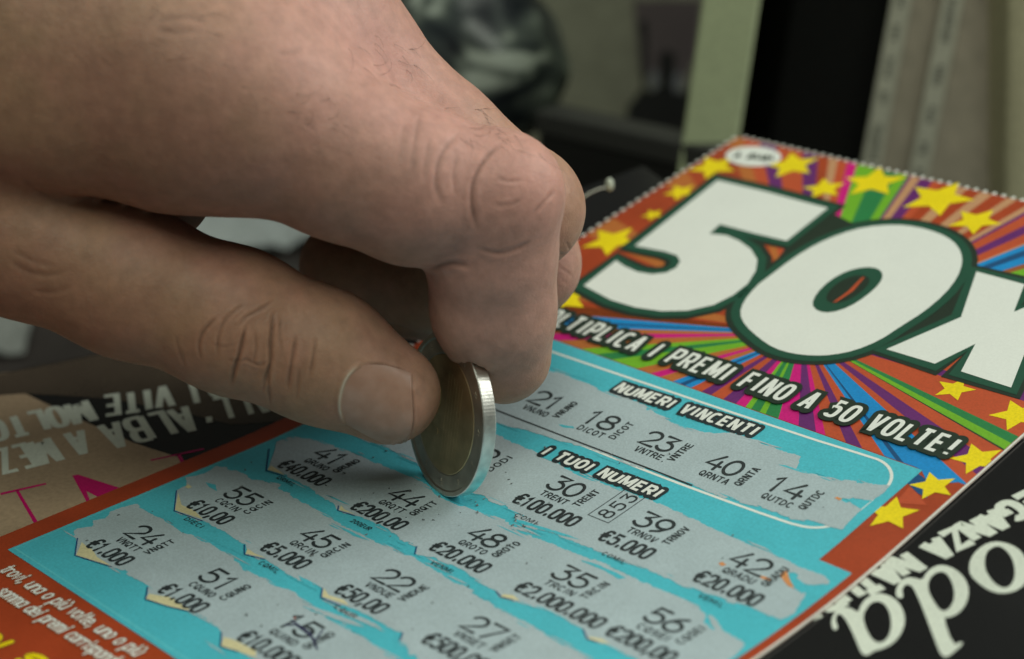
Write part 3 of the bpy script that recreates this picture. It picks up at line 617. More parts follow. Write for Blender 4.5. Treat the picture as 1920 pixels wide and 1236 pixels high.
def metal(name, c, rough, bump=.25, scale=900):
    mt, t, b = nodes(name); b.inputs['Metallic'].default_value = 1; b.inputs['Roughness'].default_value = rough
    tc = N(t, 'ShaderNodeTexCoord'); n1 = N(t, 'ShaderNodeTexNoise', Scale=scale, Detail=5.0, Roughness=.65); t.links.new(tc.outputs['Object'], n1.inputs['Vector'])
    n2 = N(t, 'ShaderNodeTexNoise', Scale=scale * .3, Detail=3.0); t.links.new(tc.outputs['Object'], n2.inputs['Vector'])
    rp = N(t, 'ShaderNodeMapRange'); rp.inputs[1].default_value = .3; rp.inputs[2].default_value = .7; rp.inputs[3].default_value = .72; rp.inputs[4].default_value = 1.08; t.links.new(n2.outputs[0], rp.inputs[0])
    vm = N(t, 'ShaderNodeVectorMath', operation='SCALE'); vm.inputs[0].default_value = c; t.links.new(rp.outputs[0], vm.inputs['Scale']); t.links.new(vm.outputs[0], b.inputs['Base Color'])
    bp = N(t, 'ShaderNodeBump', Strength=bump, Distance=.0001); t.links.new(n1.outputs[0], bp.inputs['Height']); t.links.new(bp.outputs[0], b.inputs['Normal'])
    return mt
mt_ring = metal('cupronickel_ring', (.60, .56, .48), .44); mt_core = metal('brass_core', (.62, .50, .30), .46); mt_rim = metal('worn_coin_edge', (.86, .85, .80), .36, .25, 1500)
T2 = .11
coin = empty('coin', CC - CUP * CR); tag(coin, 'two-colour metal coin held on edge between thumb and index finger', 'coin')
lathe('edge', [(CR - .012, T2), (CR, T2 - .014), (CR, -T2 + .014), (CR - .012, -T2)], mt_rim, coin, n=300, jit=lambda t, k: (-.0009 if (int(t / (2 * math.pi) * 300 + .01) % 2) else 0) if k in (1, 2) else 0)
for s_ in (1, -1):
    lathe('ring', [(CR - .012, s_ * T2), (CR - .075, s_ * T2), (CR - .10, s_ * (T2 - .018)), (.965, s_ * (T2 - .020)), (.945, s_ * (T2 - .030))], mt_ring, coin)
    o = lathe('core', [(.945, s_ * (T2 - .030)), (.930, s_ * (T2 - .020)), (.5, s_ * (T2 - .019)), (.0005, s_ * (T2 - .019))], mt_core, coin)
# worn relief on the face: a raised numeral and outline shapes
def relief(name, polys, mat, par, h=.014):
    V, F = [], []
    for pl in polys:
        b0 = len(V); n = len(pl)
        for hh in (-.02, h - .02):
            for (a, b) in pl: V.append(CC + CN * (T2 + hh) + CSD * a + CUP * b)
        F.append(list(range(b0 + n, b0 + 2 * n))); F += [(b0 + i, b0 + (i + 1) % n, b0 + n + (i + 1) % n, b0 + n + i) for i in range(n)]
    return mesh_obj(name, V, F, mat, par)
F, H = lettering('2', np.array([-.78, -.42]), np.array([1., 0]), np.array([0., 1]), .62, .9, .13, 1, 2, 'round'); relief('relief_numeral', F, mt_core, coin, .006)
rl = []
for k in range(6):
    xx = .0 + .09 * k; rl += strip([(xx, -.72 + .02 * k), (xx + .02, .72 - .03 * k)], .012)
relief('relief_lines', rl, mt_core, coin, .0025)
st = []
for k in range(12):
    a = 2 * math.pi * k / 12 + .1; c0 = (1.085 * math.cos(a), 1.085 * math.sin(a))
    st.append([(c0[0] + (.055 if i % 2 == 0 else .022) * math.cos(math.pi / 2 + i * math.pi / 5), c0[1] + (.055 if i % 2 == 0 else .022) * math.sin(math.pi / 2 + i * math.pi / 5)) for i in range(10)])
relief('relief_star', st, mt_ring, coin, .009)

# ------------------------------------------------------------------ the hand
def J(px, py, d, r): return (P(px, py, d), r)
thumb = [J(-420, 285, 27.2, 1.6), J(40, 444, 28.2, 1.16), J(245, 529, 28.2, 1.09), J(443, 603, 28.3, 1.06), J(602, 668, 28.4, .97), J(728, 738, 28.55, .80)]
index = [J(395, 165, 27.2, 1.46), J(500, 222, 27.2, 1.33), J(640, 292, 27.3, 1.21), J(780, 350, 27.4, 1.13), J(925, 378, 27.6, .92), J(921, 470, 28.0, .97), J(926, 580, 28.5, .93), J(945, 668, 29.05, .75)]
middle = [J(515, 25, 28.9, 1.45), J(645, 132, 29.1, 1.24), J(808, 280, 29.4, 1.13), J(975, 395, 29.6, .95), J(900, 490, 30.9, .90), J(830, 530, 31.9, .85), J(648, 500, 32.4, .81)]
ring = [J(620, 120, 30.8, 1.2), J(800, 300, 31.0, 1.05), J(985, 492, 31.2, .89), J(870, 555, 32.3, .82), J(740, 555, 33.0, .76)]
pinky = [J(560, 190, 32.2, 1.1), J(850, 430, 32.8, .85), J(800, 500, 33.6, .72), J(700, 500, 33.9, .66)]
wrist = P(-620, -120, 28.0)
palm = []
for (f, rr) in ((index, 1.6), (middle, 1.5), (ring, 1.35), (pinky, 1.25)):
    a = f[0][0]; palm.append([(a, f[0][1]), (a + (wrist - a) * .5 + 0 * UP, rr), (wrist, 1.7)])
web = [J(-260, 150, 27.2, 1.55), J(60, 200, 27.2, 1.10), J(300, 258, 27.3, .98)]
dorsum = [J(500, 95, 28.2, 1.3), J(250, 40, 27.5, 1.55), J(-100, -40, 27.2, 1.65)]
thenar = [J(-420, 290, 27.2, 1.6), J(-240, 290, 28.4, 1.6), J(-60, 300, 29.4, 1.4)]
heel = [J(-250, 240, 30.4, 1.5), J(100, 290, 30.0, 1.2), J(290, 350, 29.6, .92)]
arm = [(wrist, 2.1), (wrist + (wrist - middle[0][0]) / np.linalg.norm(wrist - middle[0][0]) * 10, 2.9)]
def cone(Pt, a, r1, b, r2):
    ba = b - a; l2 = ba @ ba; rr = r1 - r2; a2 = l2 - rr * rr; il2 = 1 / l2
    pa = Pt - a; y = pa @ ba; z = y - l2; x2 = ((pa * l2 - y[:, None] * ba) ** 2).sum(1)
    y2 = y * y * l2; z2 = z * z * l2; k = np.sign(rr) * rr * rr * x2
    d3 = (np.sqrt(x2 * a2 * il2) + y * rr) * il2 - r1
    d1 = np.sqrt(x2 + z2) * il2 - r2; d2 = np.sqrt(x2 + y2) * il2 - r1
    return np.where(np.sign(z) * a2 * z2 > k, d1, np.where(np.sign(y) * a2 * y2 < k, d2, d3))
def smin(a, b, k):
    h = np.maximum(k - np.abs(a - b), 0) / k
    return np.minimum(a, b) - h * h * k * .25
def chain(Pt, c, k=.3):
    d = None
    for (a, r1), (b, r2) in zip(c[:-1], c[1:]):
        e = cone(Pt, a, r1, b, r2); d = e if d is None else smin(d, e, k)
    return d
def blob(Pt, c, r): return np.linalg.norm(Pt - c, axis=1) - r
def coin_sdf(Pt):
    q = Pt - CC; h = np.abs(q @ CN) - .1125; r = np.sqrt(np.maximum((q ** 2).sum(1) - (q @ CN) ** 2, 0)) - 1.29
    return np.minimum(np.maximum(h, r), 0) + np.sqrt(np.maximum(h, 0) ** 2 + np.maximum(r, 0) ** 2)
def hand_sdf(Pt):
    return -smin(-hand_free(Pt), coin_sdf(Pt), .05)          # the pads are pressed in by the coin
def hand_free(Pt):
    d = chain(Pt, palm[0], .5)
    for c in palm[1:]: d = smin(d, chain(Pt, c, .5), .9)
    d = smin(d, chain(Pt, web, .6), .8)
    d = smin(d, chain(Pt, dorsum, .5), .9)
    d = smin(d, chain(Pt, heel, .5), .5)
    d = smin(d, chain(Pt, arm, .6), 1.2)
    for f in (pinky, ring, middle, index):
        e = chain(Pt, f, .24 if f is index else .25)
        if f is index:
            e = smin(e, blob(Pt, P(945, 352, 27.4), .70), .6)         # knuckle
        if f is middle: e = smin(e, blob(Pt, P(985, 385, 29.4), .77), .4)
        dm = np.linalg.norm(Pt - f[0][0], axis=1)
        d = smin(d, e, np.clip(1.5 - dm * .30, .10, 1.0))
    e = smin(chain(Pt, thumb, .4), chain(Pt, thenar, .6), .9)
    dm = np.linalg.norm(Pt - thumb[0][0], axis=1)
    return smin(d, e, np.clip(1.65 - dm * .34, .09, 1.0))
def surface_nets(f, org, h):
    nx, ny, nz = f.shape; s = f < 0
    c = [(i, j, k) for i in (0, 1) for j in (0, 1) for k in (0, 1)]
    sub = lambda A, i, j, k: A[i:nx - 1 + i, j:ny - 1 + j, k:nz - 1 + k]
    cnt = sum(sub(s, *q).astype(np.int8) for q in c); act = (cnt > 0) & (cnt < 8)
    idx = -np.ones(act.shape, np.int64); cells = np.argwhere(act); idx[act] = np.arange(len(cells))
    acc = np.zeros((len(cells), 3)); num = np.zeros(len(cells))
    for q in range(8):
        for r in range(q + 1, 8):
            dq = np.array(c[r]) - np.array(c[q])
            if np.abs(dq).sum() != 1: continue
            fa = f[tuple((cells + c[q]).T)]; fb = f[tuple((cells + c[r]).T)]; m_ = (fa < 0) != (fb < 0)
            t = np.where(m_, fa / np.where(m_, fa - fb, 1), 0)
            acc += m_[:, None] * (np.array(c[q]) + t[:, None] * dq); num += m_
    V = org + h * (cells + acc / num[:, None]); Q = []
    for ax in range(3):
        o1, o2 = [a for a in range(3) if a != ax]
        sa = np.moveaxis(s, ax, 0); e = np.argwhere(np.moveaxis(sa[:-1] != sa[1:], 0, ax))
        e = e[(e[:, o1] > 0) & (e[:, o2] > 0) & (e[:, o1] < f.shape[o1] - 1) & (e[:, o2] < f.shape[o2] - 1)]
        u1 = np.eye(3, dtype=int)[o1]; u2 = np.eye(3, dtype=int)[o2]
        q = np.stack([idx[tuple((e - a).T)] for a in (u1 + u2, u2, 0 * u1, u1)], 1)
        fl = s[tuple(e.T)] ^ (ax == 1)
        q[~fl] = q[~fl][:, ::-1]; Q.append(q)
    return V, np.vstack(Q)
HV = .108
allj = np.array([j[0] for c in (thumb, index, middle, ring, pinky, web, heel, arm, thenar, dorsum) for j in c])
lo = allj.min(0) - 3.0; hi = allj.max(0) + 3.0
dims = np.ceil((hi - lo) / HV).astype(int) + 1
# coarse pass first, then only evaluate near the surface
g3 = 4; cd_ = dims // g3 + 2
cg = np.stack(np.meshgrid(*[lo[i] + HV * g3 * np.arange(cd_[i]) for i in range(3)], indexing='ij'), -1).reshape(-1, 3)
cf = hand_sdf(cg).reshape(cd_)
full = np.kron(cf, np.ones((g3, g3, g3)))[:dims[0], :dims[1], :dims[2]].copy()
ii = np.argwhere(np.abs(full) < HV * g3 * 2.0)
for s0 in range(0, len(ii), 400000):
    q = ii[s0:s0 + 400000]; full[tuple(q.T)] = hand_sdf(lo + HV * q)
HVt, HF = surface_nets(full, lo, HV)
# --- skin: fine mesh, creases, nail, hairs
base = bpy.data.meshes.new('hand_base'); base.from_pydata(HVt.tolist(), [], HF.tolist()); base.update()
bo = bpy.data.objects.new('hand_base', base); COL.objects.link(bo)
md = bo.modifiers.new('s', 'SUBSURF'); md.levels = 2; md.render_levels = 2
dg = bpy.context.evaluated_depsgraph_get(); ev = bo.evaluated_get(dg); me = ev.to_mesh()
nv = len(me.vertices); HVf = np.empty(nv * 3); me.vertices.foreach_get('co', HVf); HVf = HVf.reshape(-1, 3)
nf = len(me.polygons); HFf = np.empty(nf * 4, np.int64); me.loops.foreach_get('vertex_index', HFf); HFf = HFf.reshape(-1, 4)
nrm = np.empty(nv * 3); me.vertices.foreach_get('normal', nrm); nrm = nrm.reshape(-1, 3)
ev.to_mesh_clear(); bpy.data.objects.remove(bo); bpy.data.meshes.remove(base)
BV = BVHTree.FromPolygons(HVt.tolist(), HF.tolist())
def hit(px, py):
    d = ray(px, py); d = d / np.linalg.norm(d)
    loc, n, i, t = BV.ray_cast(Vector(CAM.tolist()), Vector(d.tolist()))
    return (None, None) if loc is None else (np.array(loc), np.array(n))
def vnoise(X, sc, seed=0):
    """cheap smooth 3-D value noise in [-1, 1]"""
    X = X * sc + seed * 17.3; i = np.floor(X).astype(np.int64); f = X - i; f = f * f * (3 - 2 * f); out = 0
    for a in (0, 1):
        for b in (0, 1):
            for c in (0, 1):
                h = ((i[:, 0] + a) * 73856093) ^ ((i[:, 1] + b) * 19349663) ^ ((i[:, 2] + c) * 83492791)
                h = (h * 2654435761) & 0xffffffff; h = ((h ^ (h >> 15)) * 2246822519) & 0xffffffff
                w = np.where(a, f[:, 0], 1 - f[:, 0]) * np.where(b, f[:, 1], 1 - f[:, 1]) * np.where(c, f[:, 2], 1 - f[:, 2])
                out = out + w * (h / 2147483648.0 - 1)
    return out
D3 = lambda L: [(300 + x / 2.06, 400 + y / 2.06) for x, y in L]
D2 = lambda L: [(500 + x / 1.931, y / 1.931) for x, y in L]
D1 = lambda L: [(x / 1.931, y / 1.931) for x, y in L]
creases = [  # pixel path on the skin, depth cm, width cm
 (D3([(225, 395), (190, 430), (160, 465), (148, 520), (160, 570)]), .020, .035), (D3([(330, 350), (265, 395), (235, 440), (220, 500), (224, 565)]), .016, .03),
 (D3([(335, 430), (318, 490), (305, 550), (288, 600), (275, 670)]), .034, .036), (D3([(442, 375), (432, 450), (425, 520), (428, 570), (408, 640), (398, 695)]), .034, .036),
 (D3([(525, 470), (512, 540), (500, 620), (490, 690)]), .022, .035), (D3([(602, 470), (590, 560), (575, 640)]), .016, .035), (D3([(445, 335), (380, 378), (330, 400), (298, 445)]), .015, .03),
 (D3([(425, 585), (416, 650), (425, 745)]), .020, .03), (D3([(318, 555), (385, 595), (425, 560)]), .014, .028), (D3([(60, 470), (75, 540), (100, 600)]), .010, .04), (D3([(255, 560), (300, 575), (345, 560)]), .010, .025),
 (D3([(470, 400), (462, 470), (470, 540)]), .012, .03), (D3([(365, 450), (372, 520), (360, 590)]), .012, .026), (D3([(540, 600), (532, 660), (525, 730)]), .012, .03), (D3([(190, 500), (250, 520), (300, 500)]), .008, .025),
 (D2([(860, 515), (800, 560), (755, 635), (740, 700), (748, 780), (770, 845)]), .022, .05), (D2([(705, 475), (645, 535), (617, 600), (610, 680), (640, 745)]), .015, .05), (D2([(560, 400), (542, 470), (530, 560), (525, 640)]), .009, .05),
 (D2([(592, 495), (577, 580), (570, 660)]), .009, .05), (D2([(755, 895), (830, 920), (900, 908), (965, 868)]), .013, .05), (D2([(1042, 690), (1000, 738), (960, 780)]), .012, .045), (D2([(690, 560), (672, 640), (690, 720)]), .009, .04),
 (D2([(590, 978), (630, 962), (680, 952), (740, 968)]), .022, .06), (D2([(830, 640), (870, 660), (930, 650)]), .008, .035), (D2([(820, 740), (880, 745), (930, 720)]), .008, .035), (D2([(500, 430), (488, 520), (480, 600)]), .006, .05),
 (D1([(545, 95), (600, 70), (690, 60), (760, 90)]), .010, .07), (D1([(560, 110), (640, 120), (720, 110)]), .008, .06), (D1([(1000, 190), (1060, 195), (1100, 170)]), .008, .06), (D1([(60, 640), (140, 700), (240, 740)]), .010, .06),
 (D1([(20, 930), (90, 985), (180, 1000), (260, 975)]), .010, .06), (D1([(40, 900), (120, 950), (200, 965)]), .008, .05), (D1([(100, 1050), (180, 1065), (260, 1040)]), .007, .05),
 ([(1062, 455), (1072, 470), (1066, 490)], .012, .03), ([(1050, 475), (1072, 488), (1080, 500)], .010, .03), ([(1048, 500), (1066, 512), (1076, 520)], .010, .03), ([(1052, 525), (1064, 532)], .010, .03),
]
nail_L = chaikin([(674, 685), (652, 704), (640, 735), (637, 765), (646, 794)], 2); nail_R = chaikin([(775, 702), (773, 735), (775, 765), (775, 800), (765, 830)], 2)
nail_T = chaikin([(674, 685), (712, 683), (750, 692), (775, 702)], 1); nail_B = chaikin([(646, 794), (680, 814), (715, 831), (745, 842), (765, 830)], 1)
creases += [(nail_R, .030, .028), (nail_T, .018, .030), (nail_B, .018, .030)]
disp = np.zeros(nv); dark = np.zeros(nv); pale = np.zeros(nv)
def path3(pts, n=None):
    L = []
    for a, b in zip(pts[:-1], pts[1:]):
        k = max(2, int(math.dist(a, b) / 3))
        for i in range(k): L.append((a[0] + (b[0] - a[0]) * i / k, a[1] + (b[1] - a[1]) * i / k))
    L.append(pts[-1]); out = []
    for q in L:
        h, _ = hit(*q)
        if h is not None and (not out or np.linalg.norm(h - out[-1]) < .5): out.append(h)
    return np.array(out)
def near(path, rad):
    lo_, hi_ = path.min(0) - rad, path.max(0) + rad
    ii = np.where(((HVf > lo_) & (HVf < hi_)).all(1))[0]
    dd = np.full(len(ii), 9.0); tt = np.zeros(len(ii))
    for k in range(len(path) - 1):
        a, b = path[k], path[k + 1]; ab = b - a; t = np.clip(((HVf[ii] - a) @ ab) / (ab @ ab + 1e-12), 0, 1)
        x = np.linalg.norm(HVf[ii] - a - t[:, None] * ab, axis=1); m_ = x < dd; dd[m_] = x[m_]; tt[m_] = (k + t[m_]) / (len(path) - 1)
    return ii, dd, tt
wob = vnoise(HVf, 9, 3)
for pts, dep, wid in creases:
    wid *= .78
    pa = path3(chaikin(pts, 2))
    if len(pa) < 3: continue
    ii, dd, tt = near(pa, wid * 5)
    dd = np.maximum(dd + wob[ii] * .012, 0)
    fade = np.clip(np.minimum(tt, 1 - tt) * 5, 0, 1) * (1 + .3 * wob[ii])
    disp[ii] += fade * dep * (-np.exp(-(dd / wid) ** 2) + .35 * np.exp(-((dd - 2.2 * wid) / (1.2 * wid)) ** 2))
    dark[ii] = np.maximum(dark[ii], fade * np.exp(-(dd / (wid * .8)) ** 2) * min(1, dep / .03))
pa = path3([(p_[0] - 2, p_[1]) for p_ in nail_L]); ii, dd, tt = near(pa, .3)
disp[ii] += .030 * np.exp(-(dd / .04) ** 2); pale[ii] = np.exp(-(dd / .022) ** 2) * np.clip(np.minimum(tt, 1 - tt) * 5, 0, 1)
# slow unevenness of flesh and fine leathery texture
disp += .018 * vnoise(HVf, .9, 1) + .007 * vnoise(HVf, 2.3, 2) + .0022 * vnoise(HVf, 14, 4)
HVf = HVf + nrm * disp[:, None]
# pigment: ruddy knuckles and tips, yellower flats, darker creases
def ball(c, r): return np.exp(-((np.linalg.norm(HVf - c, axis=1) / r) ** 2))
tone = np.tile(np.array([.365, .188, .130]), (nv, 1))
def mixc(w, c):
    global tone
    w = np.clip(w, 0, 1)[:, None]; tone = tone * (1 - w) + np.array(c) * w
blot = vnoise(HVf, 1.3, 5) * .6 + vnoise(HVf, 3.1, 6) * .4
mixc(.35 + .5 * blot, (.325, .205, .118)); mixc(.3 * np.clip(-blot, 0, 1), (.44, .215, .16))
hp = lambda x, y: hit(x, y)[0]
mixc(.85 * ball(hp(985, 330), 1.0), (.60, .30, .25)); mixc(.35 * ball(hp(930, 360), 1.2), (.50, .25, .195)); mixc(.5 * ball(hp(1060, 500), .8), (.56, .30, .26)); mixc(.45 * ball(hp(950, 640), 1.3), (.50, .28, .235))
mixc(.75 * ball(hp(680, 90), 2.8), (.58, .305, .275)); mixc(.5 * ball(hp(860, 300), 1.6), (.56, .30, .265)); mixc(.5 * ball(hp(930, 560), 1.4), (.54, .29, .255)); mixc(.5 * ball(hp(60, 560), 1.6), (.36, .18, .12)); mixc(.35 * ball(hp(460, 640), 1.1), (.40, .205, .125)); mixc(.4 * ball(hp(800, 780), .7), (.43, .215, .15)); mixc(.35 * ball(hp(280, 180), 1.3), (.35, .19, .135))
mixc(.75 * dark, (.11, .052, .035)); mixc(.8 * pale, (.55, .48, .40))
mt_skin, t, b = nodes('skin')
at = N(t, 'ShaderNodeAttribute'); at.attribute_name = 'tone'
tc = N(t, 'ShaderNodeTexCoord'); 
n1 = N(t, 'ShaderNodeTexNoise', Scale=2600.0, Detail=3.0); n2 = N(t, 'ShaderNodeTexVoronoi', Scale=1250.0); n2.feature = 'DISTANCE_TO_EDGE'
n3 = N(t, 'ShaderNodeTexNoise', Scale=420.0, Detail=4.0, Roughness=.6)
wv = N(t, 'ShaderNodeVectorMath', operation='ADD'); ws = N(t, 'ShaderNodeVectorMath', operation='SCALE'); ws.inputs['Scale'].default_value = .0012
nw = N(t, 'ShaderNodeTexNoise', Scale=900.0, Detail=2.0)
for n in (n1, n3, nw): t.links.new(tc.outputs['Object'], n.inputs['Vector'])
t.links.new(nw.outputs['Color'], ws.inputs[0]); t.links.new(tc.outputs['Object'], wv.inputs[0]); t.links.new(ws.outputs[0], wv.inputs[1]); t.links.new(wv.outputs[0], n2.inputs['Vector'])
mr = N(t, 'ShaderNodeMapRange'); mr.inputs[1].default_value = .3; mr.inputs[2].default_value = .7; mr.inputs[3].default_value = .86; mr.inputs[4].default_value = 1.12; t.links.new(n3.outputs[0], mr.inputs[0])
sc2 = N(t, 'ShaderNodeVectorMath', operation='SCALE'); t.links.new(at.outputs['Color'], sc2.inputs[0]); t.links.new(mr.outputs[0], sc2.inputs['Scale']); t.links.new(sc2.outputs[0], b.inputs['Base Color'])
vr = N(t, 'ShaderNodeMapRange'); vr.inputs[1].default_value = 0; vr.inputs[2].default_value = .12; t.links.new(n2.outputs['Distance'], vr.inputs[0])
b1 = N(t, 'ShaderNodeBump', Strength=.34, Distance=.00006); t.links.new(vr.outputs[0], b1.inputs['Height'])
b2 = N(t, 'ShaderNodeBump', Strength=.40, Distance=.00007); t.links.new(n1.outputs[0], b2.inputs['Height']); t.links.new(b1.outputs[0], b2.inputs['Normal']); t.links.new(b2.outputs[0], b.inputs['Normal'])
b.inputs['Roughness'].default_value = .52; b.inputs['Specular IOR Level'].default_value = .35
b.inputs['Subsurface Weight'].default_value = .22; b.inputs['Subsurface Radius'].default_value = (1.0, .38, .2); b.inputs['Subsurface Scale'].default_value = .0022
hloc = P(735, 845, 28.55)
hme = bpy.data.meshes.new('hand'); hme.vertices.add(nv); hme.vertices.foreach_set('co', ((HVf - hloc) * CM).ravel())
hme.loops.add(nf * 4); hme.loops.foreach_set('vertex_index', HFf.ravel().astype(np.int32)); hme.polygons.add(nf); hme.polygons.foreach_set('loop_start', np.arange(0, nf * 4, 4, dtype=np.int32))
hme.polygons.foreach_set('loop_total', np.full(nf, 4, np.int32)); hme.polygons.foreach_set('use_smooth', np.ones(nf, bool)); hme.update(calc_edges=True); hme.validate()
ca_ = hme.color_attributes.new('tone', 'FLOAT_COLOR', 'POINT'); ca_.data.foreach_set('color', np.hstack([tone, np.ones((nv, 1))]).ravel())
hme.materials.append(mt_skin)
hand = bpy.data.objects.new('hand', hme); COL.objects.link(hand); hand.location = Vector((hloc * CM).tolist()); ORG[hand.name] = hloc
tag(hand, "bare hand reaching in from the left, pinching the coin between thumb and bent index finger", 'hand')
print('hand verts', nv)
# thumb nail
def interp(L, t):
    x = t * (len(L) - 1); i = min(int(x), len(L) - 2); f = x - i; return np.array(L[i]) * (1 - f) + np.array(L[i + 1]) * f
NS, NT = 36, 30; NV_ = []
for j in range(NT + 1):
    tt_ = j / NT
    for i in range(NS + 1):
        s_ = i / NS
        l, r_ = interp(nail_L, tt_), interp(nail_R, tt_); tp, bt = interp(nail_T, s_), interp(nail_B, s_)
        c00, c10, c01, c11 = map(np.array, (nail_L[0], nail_R[0], nail_L[-1], nail_R[-1]))
        q = l * (1 - s_) + r_ * s_ + tp * (1 - tt_) + bt * tt_ - (c00 * (1 - s_) * (1 - tt_) + c10 * s_ * (1 - tt_) + c01 * (1 - s_) * tt_ + c11 * s_ * tt_)
        h, n = hit(*q)
        while h is None or n @ FWD > -.12:
            q = q + (np.array([705., 755.]) - q) * .03; h, n = hit(*q)
        NV_.append((h, n))
hs_ = np.array([x[0] if x[0] is not None else (np.nan,) * 3 for x in NV_]).reshape(NT + 1, NS + 1, 3); ns_ = np.array([x[1] if x[0] is not None else (0, 0, 0) for x in NV_]).reshape(NT + 1, NS + 1, 3)
assert not np.isnan(hs_).any()
for _ in range(30):     # the plate is smoother than the skin below it
    ns_[1:-1, 1:-1] = (ns_[1:-1, 1:-1] + ns_[:-2, 1:-1] + ns_[2:, 1:-1] + ns_[1:-1, :-2] + ns_[1:-1, 2:]) / 5; ns_ /= np.linalg.norm(ns_, axis=2, keepdims=True)
S_, T_ = np.meshgrid(np.linspace(0, 1, NS + 1), np.linspace(0, 1, NT + 1))
hgt = .018 * np.clip(S_ * 6, 0, 1) * np.clip(np.minimum(T_, 1 - T_) * 6, 0, 1) ** .6 - .006 + .012 * S_ - .10 * (S_ > .985) * 1.0
hgt = np.where(S_ >= .999, -.012, hgt); hgt = np.where((S_ > .985) & (S_ < .999), .02, hgt)
NVv = (hs_ + ns_ * hgt[..., None]).reshape(-1, 3); NF_ = [(j * (NS + 1) + i, j * (NS + 1) + i + 1, (j + 1) * (NS + 1) + i + 1, (j + 1) * (NS + 1) + i) for j in range(NT) for i in range(NS)]
mt_nail, t, b = nodes('nail'); tc = N(t, 'ShaderNodeTexCoord'); nn = N(t, 'ShaderNodeTexNoise', Scale=350.0, Detail=3.0); t.links.new(tc.outputs['Object'], nn.inputs['Vector'])
cr = N(t, 'ShaderNodeValToRGB'); cr.color_ramp.elements[0].position = .35; cr.color_ramp.elements[0].color = (.35, .195, .142, 1); cr.color_ramp.elements[1].position = .7; cr.color_ramp.elements[1].color = (.41, .245, .19, 1); t.links.new(nn.outputs[0], cr.inputs[0]); t.links.new(cr.outputs[0], b.inputs['Base Color'])
b.inputs['Roughness'].default_value = .30; b.inputs['Specular IOR Level'].default_value = .45; b.inputs['Subsurface Weight'].default_value = .15; b.inputs['Subsurface Radius'].default_value = (1, .4, .25); b.inputs['Subsurface Scale'].default_value = .0012
mesh_obj('thumb_nail', NVv, NF_, mt_nail, hand, True)
# short dark hairs on the back of the fingers and hand
hv, hf = [], []; rh = random.Random(5)
zones = [((555, 175), (650, 240), 22, (1, .25)), ((835, 195), (985, 270), 40, (1, .6)), ((250, 10), (420, 120), 26, (1, .5)), ((640, 60), (800, 160), 34, (1, .8)), ((440, 150), (560, 230), 14, (1, .4)), ((120, 60), (300, 150), 12, (1, .4)), ((930, 230), (1020, 300), 22, (.7, .7))]
for (x0, y0), (x1, y1), cnt, dr in zones:
    for _ in range(cnt // 2):
        q = np.array([rh.uniform(x0, x1), rh.uniform(y0, y1)]); a = math.atan2(dr[1], dr[0]) + rh.gauss(0, .3); L = rh.uniform(20, 60); cv = rh.gauss(0, .012); pts = []
        for k in range(7):
            h, n = hit(*q)
            if h is None: break
            pts.append(h + n * (.004 + .035 * math.sin(k / 6 * math.pi * .8) * rh.uniform(.5, 1))); a += cv * L / 3; q = q + np.array([math.cos(a), math.sin(a)]) * L / 6
        if len(pts) < 4: continue
        for k, p_ in enumerate(pts):
            dv = pts[min(k + 1, len(pts) - 1)] - pts[max(k - 1, 0)]; dv /= np.linalg.norm(dv) + 1e-9; s1 = np.cross(dv, FWD); s1 /= np.linalg.norm(s1) + 1e-9; s2 = np.cross(dv, s1); rr = .0028 * (1 - .8 * k / (len(pts) - 1))
            for m_ in range(3): hv.append(p_ + rr * (math.cos(m_ * 2.094) * s1 + math.sin(m_ * 2.094) * s2))
        b0 = len(hv) - 3 * len(pts)
        for k in range(len(pts) - 1):
            for m_ in range(3): hf.append((b0 + 3 * k + m_, b0 + 3 * k + (m_ + 1) % 3, b0 + 3 * k + 3 + (m_ + 1) % 3, b0 + 3 * k + 3 + m_))
tag(mesh_obj('body_hair', hv, hf, ink('dark_hair', (.06, .036, .022), rough=.5), hand), kind='stuff')

# ------------------------------------------------------------------ things standing behind
def ground(px, py):
    d = ray(px, py); return CAM + d * ((TABZ - CAM[2]) / d[2])
wallc = P(1000, 100, 95); wallc[2] = TABZ
mt_wall = ink('dark_wall_paint', (.045, .043, .040), rough=.8, gscale=300, coarse=.2)
w0, w1 = wallc - RH * 150, wallc + RH * 150
tag(mesh_obj('back_wall', [w0, w1, w1 + UP * 90, w0 + UP * 90], [(0, 1, 2, 3)], mt_wall), kind='structure')
def stand(px, py, d, lean):
    """base point on the table of something that passes through the pixel at depth d and leans sideways"""
    X = P(px, py, d); u = UP * math.cos(lean) + RH * math.sin(lean); return X - u * ((X[2] - TABZ - .03) / u[2]), u
LN = R(9)
def leaned(lean): return RH * math.cos(lean) - UP * math.sin(lean)
# pale book
c, u = stand(1349, 150, 44, LN)
bk = empty('pale_book', c); tag(bk, 'pale green book spine standing upright, left of the black file box', 'book')
BY = R(9); BA = AWAY * math.cos(BY) + RH * math.sin(BY); ax = np.cross(BA, u); ax /= np.linalg.norm(ax); ax = ax if ax @ RH > 0 else -ax
mt_pale = ink('pale_green_cloth', (.48, .54, .34), rough=.7, gscale=900, coarse=.10)
box('spine', c, ax, BA, u, 1.32, .25, 22, mt_pale, bk, .08); box('cover', c + BA * 5.6 - ax * .60, ax, BA, u, .12, 10.8, 22, mt_pale, bk, .03); box('cover', c + BA * 5.6 + ax * .60, ax, BA, u, .12, 10.8, 22, mt_pale, bk, .03)
box('page_block', c + BA * 5.4 + u * .2, ax, BA, u, 1.1, 10.2, 21.5, mt_pages, bk)
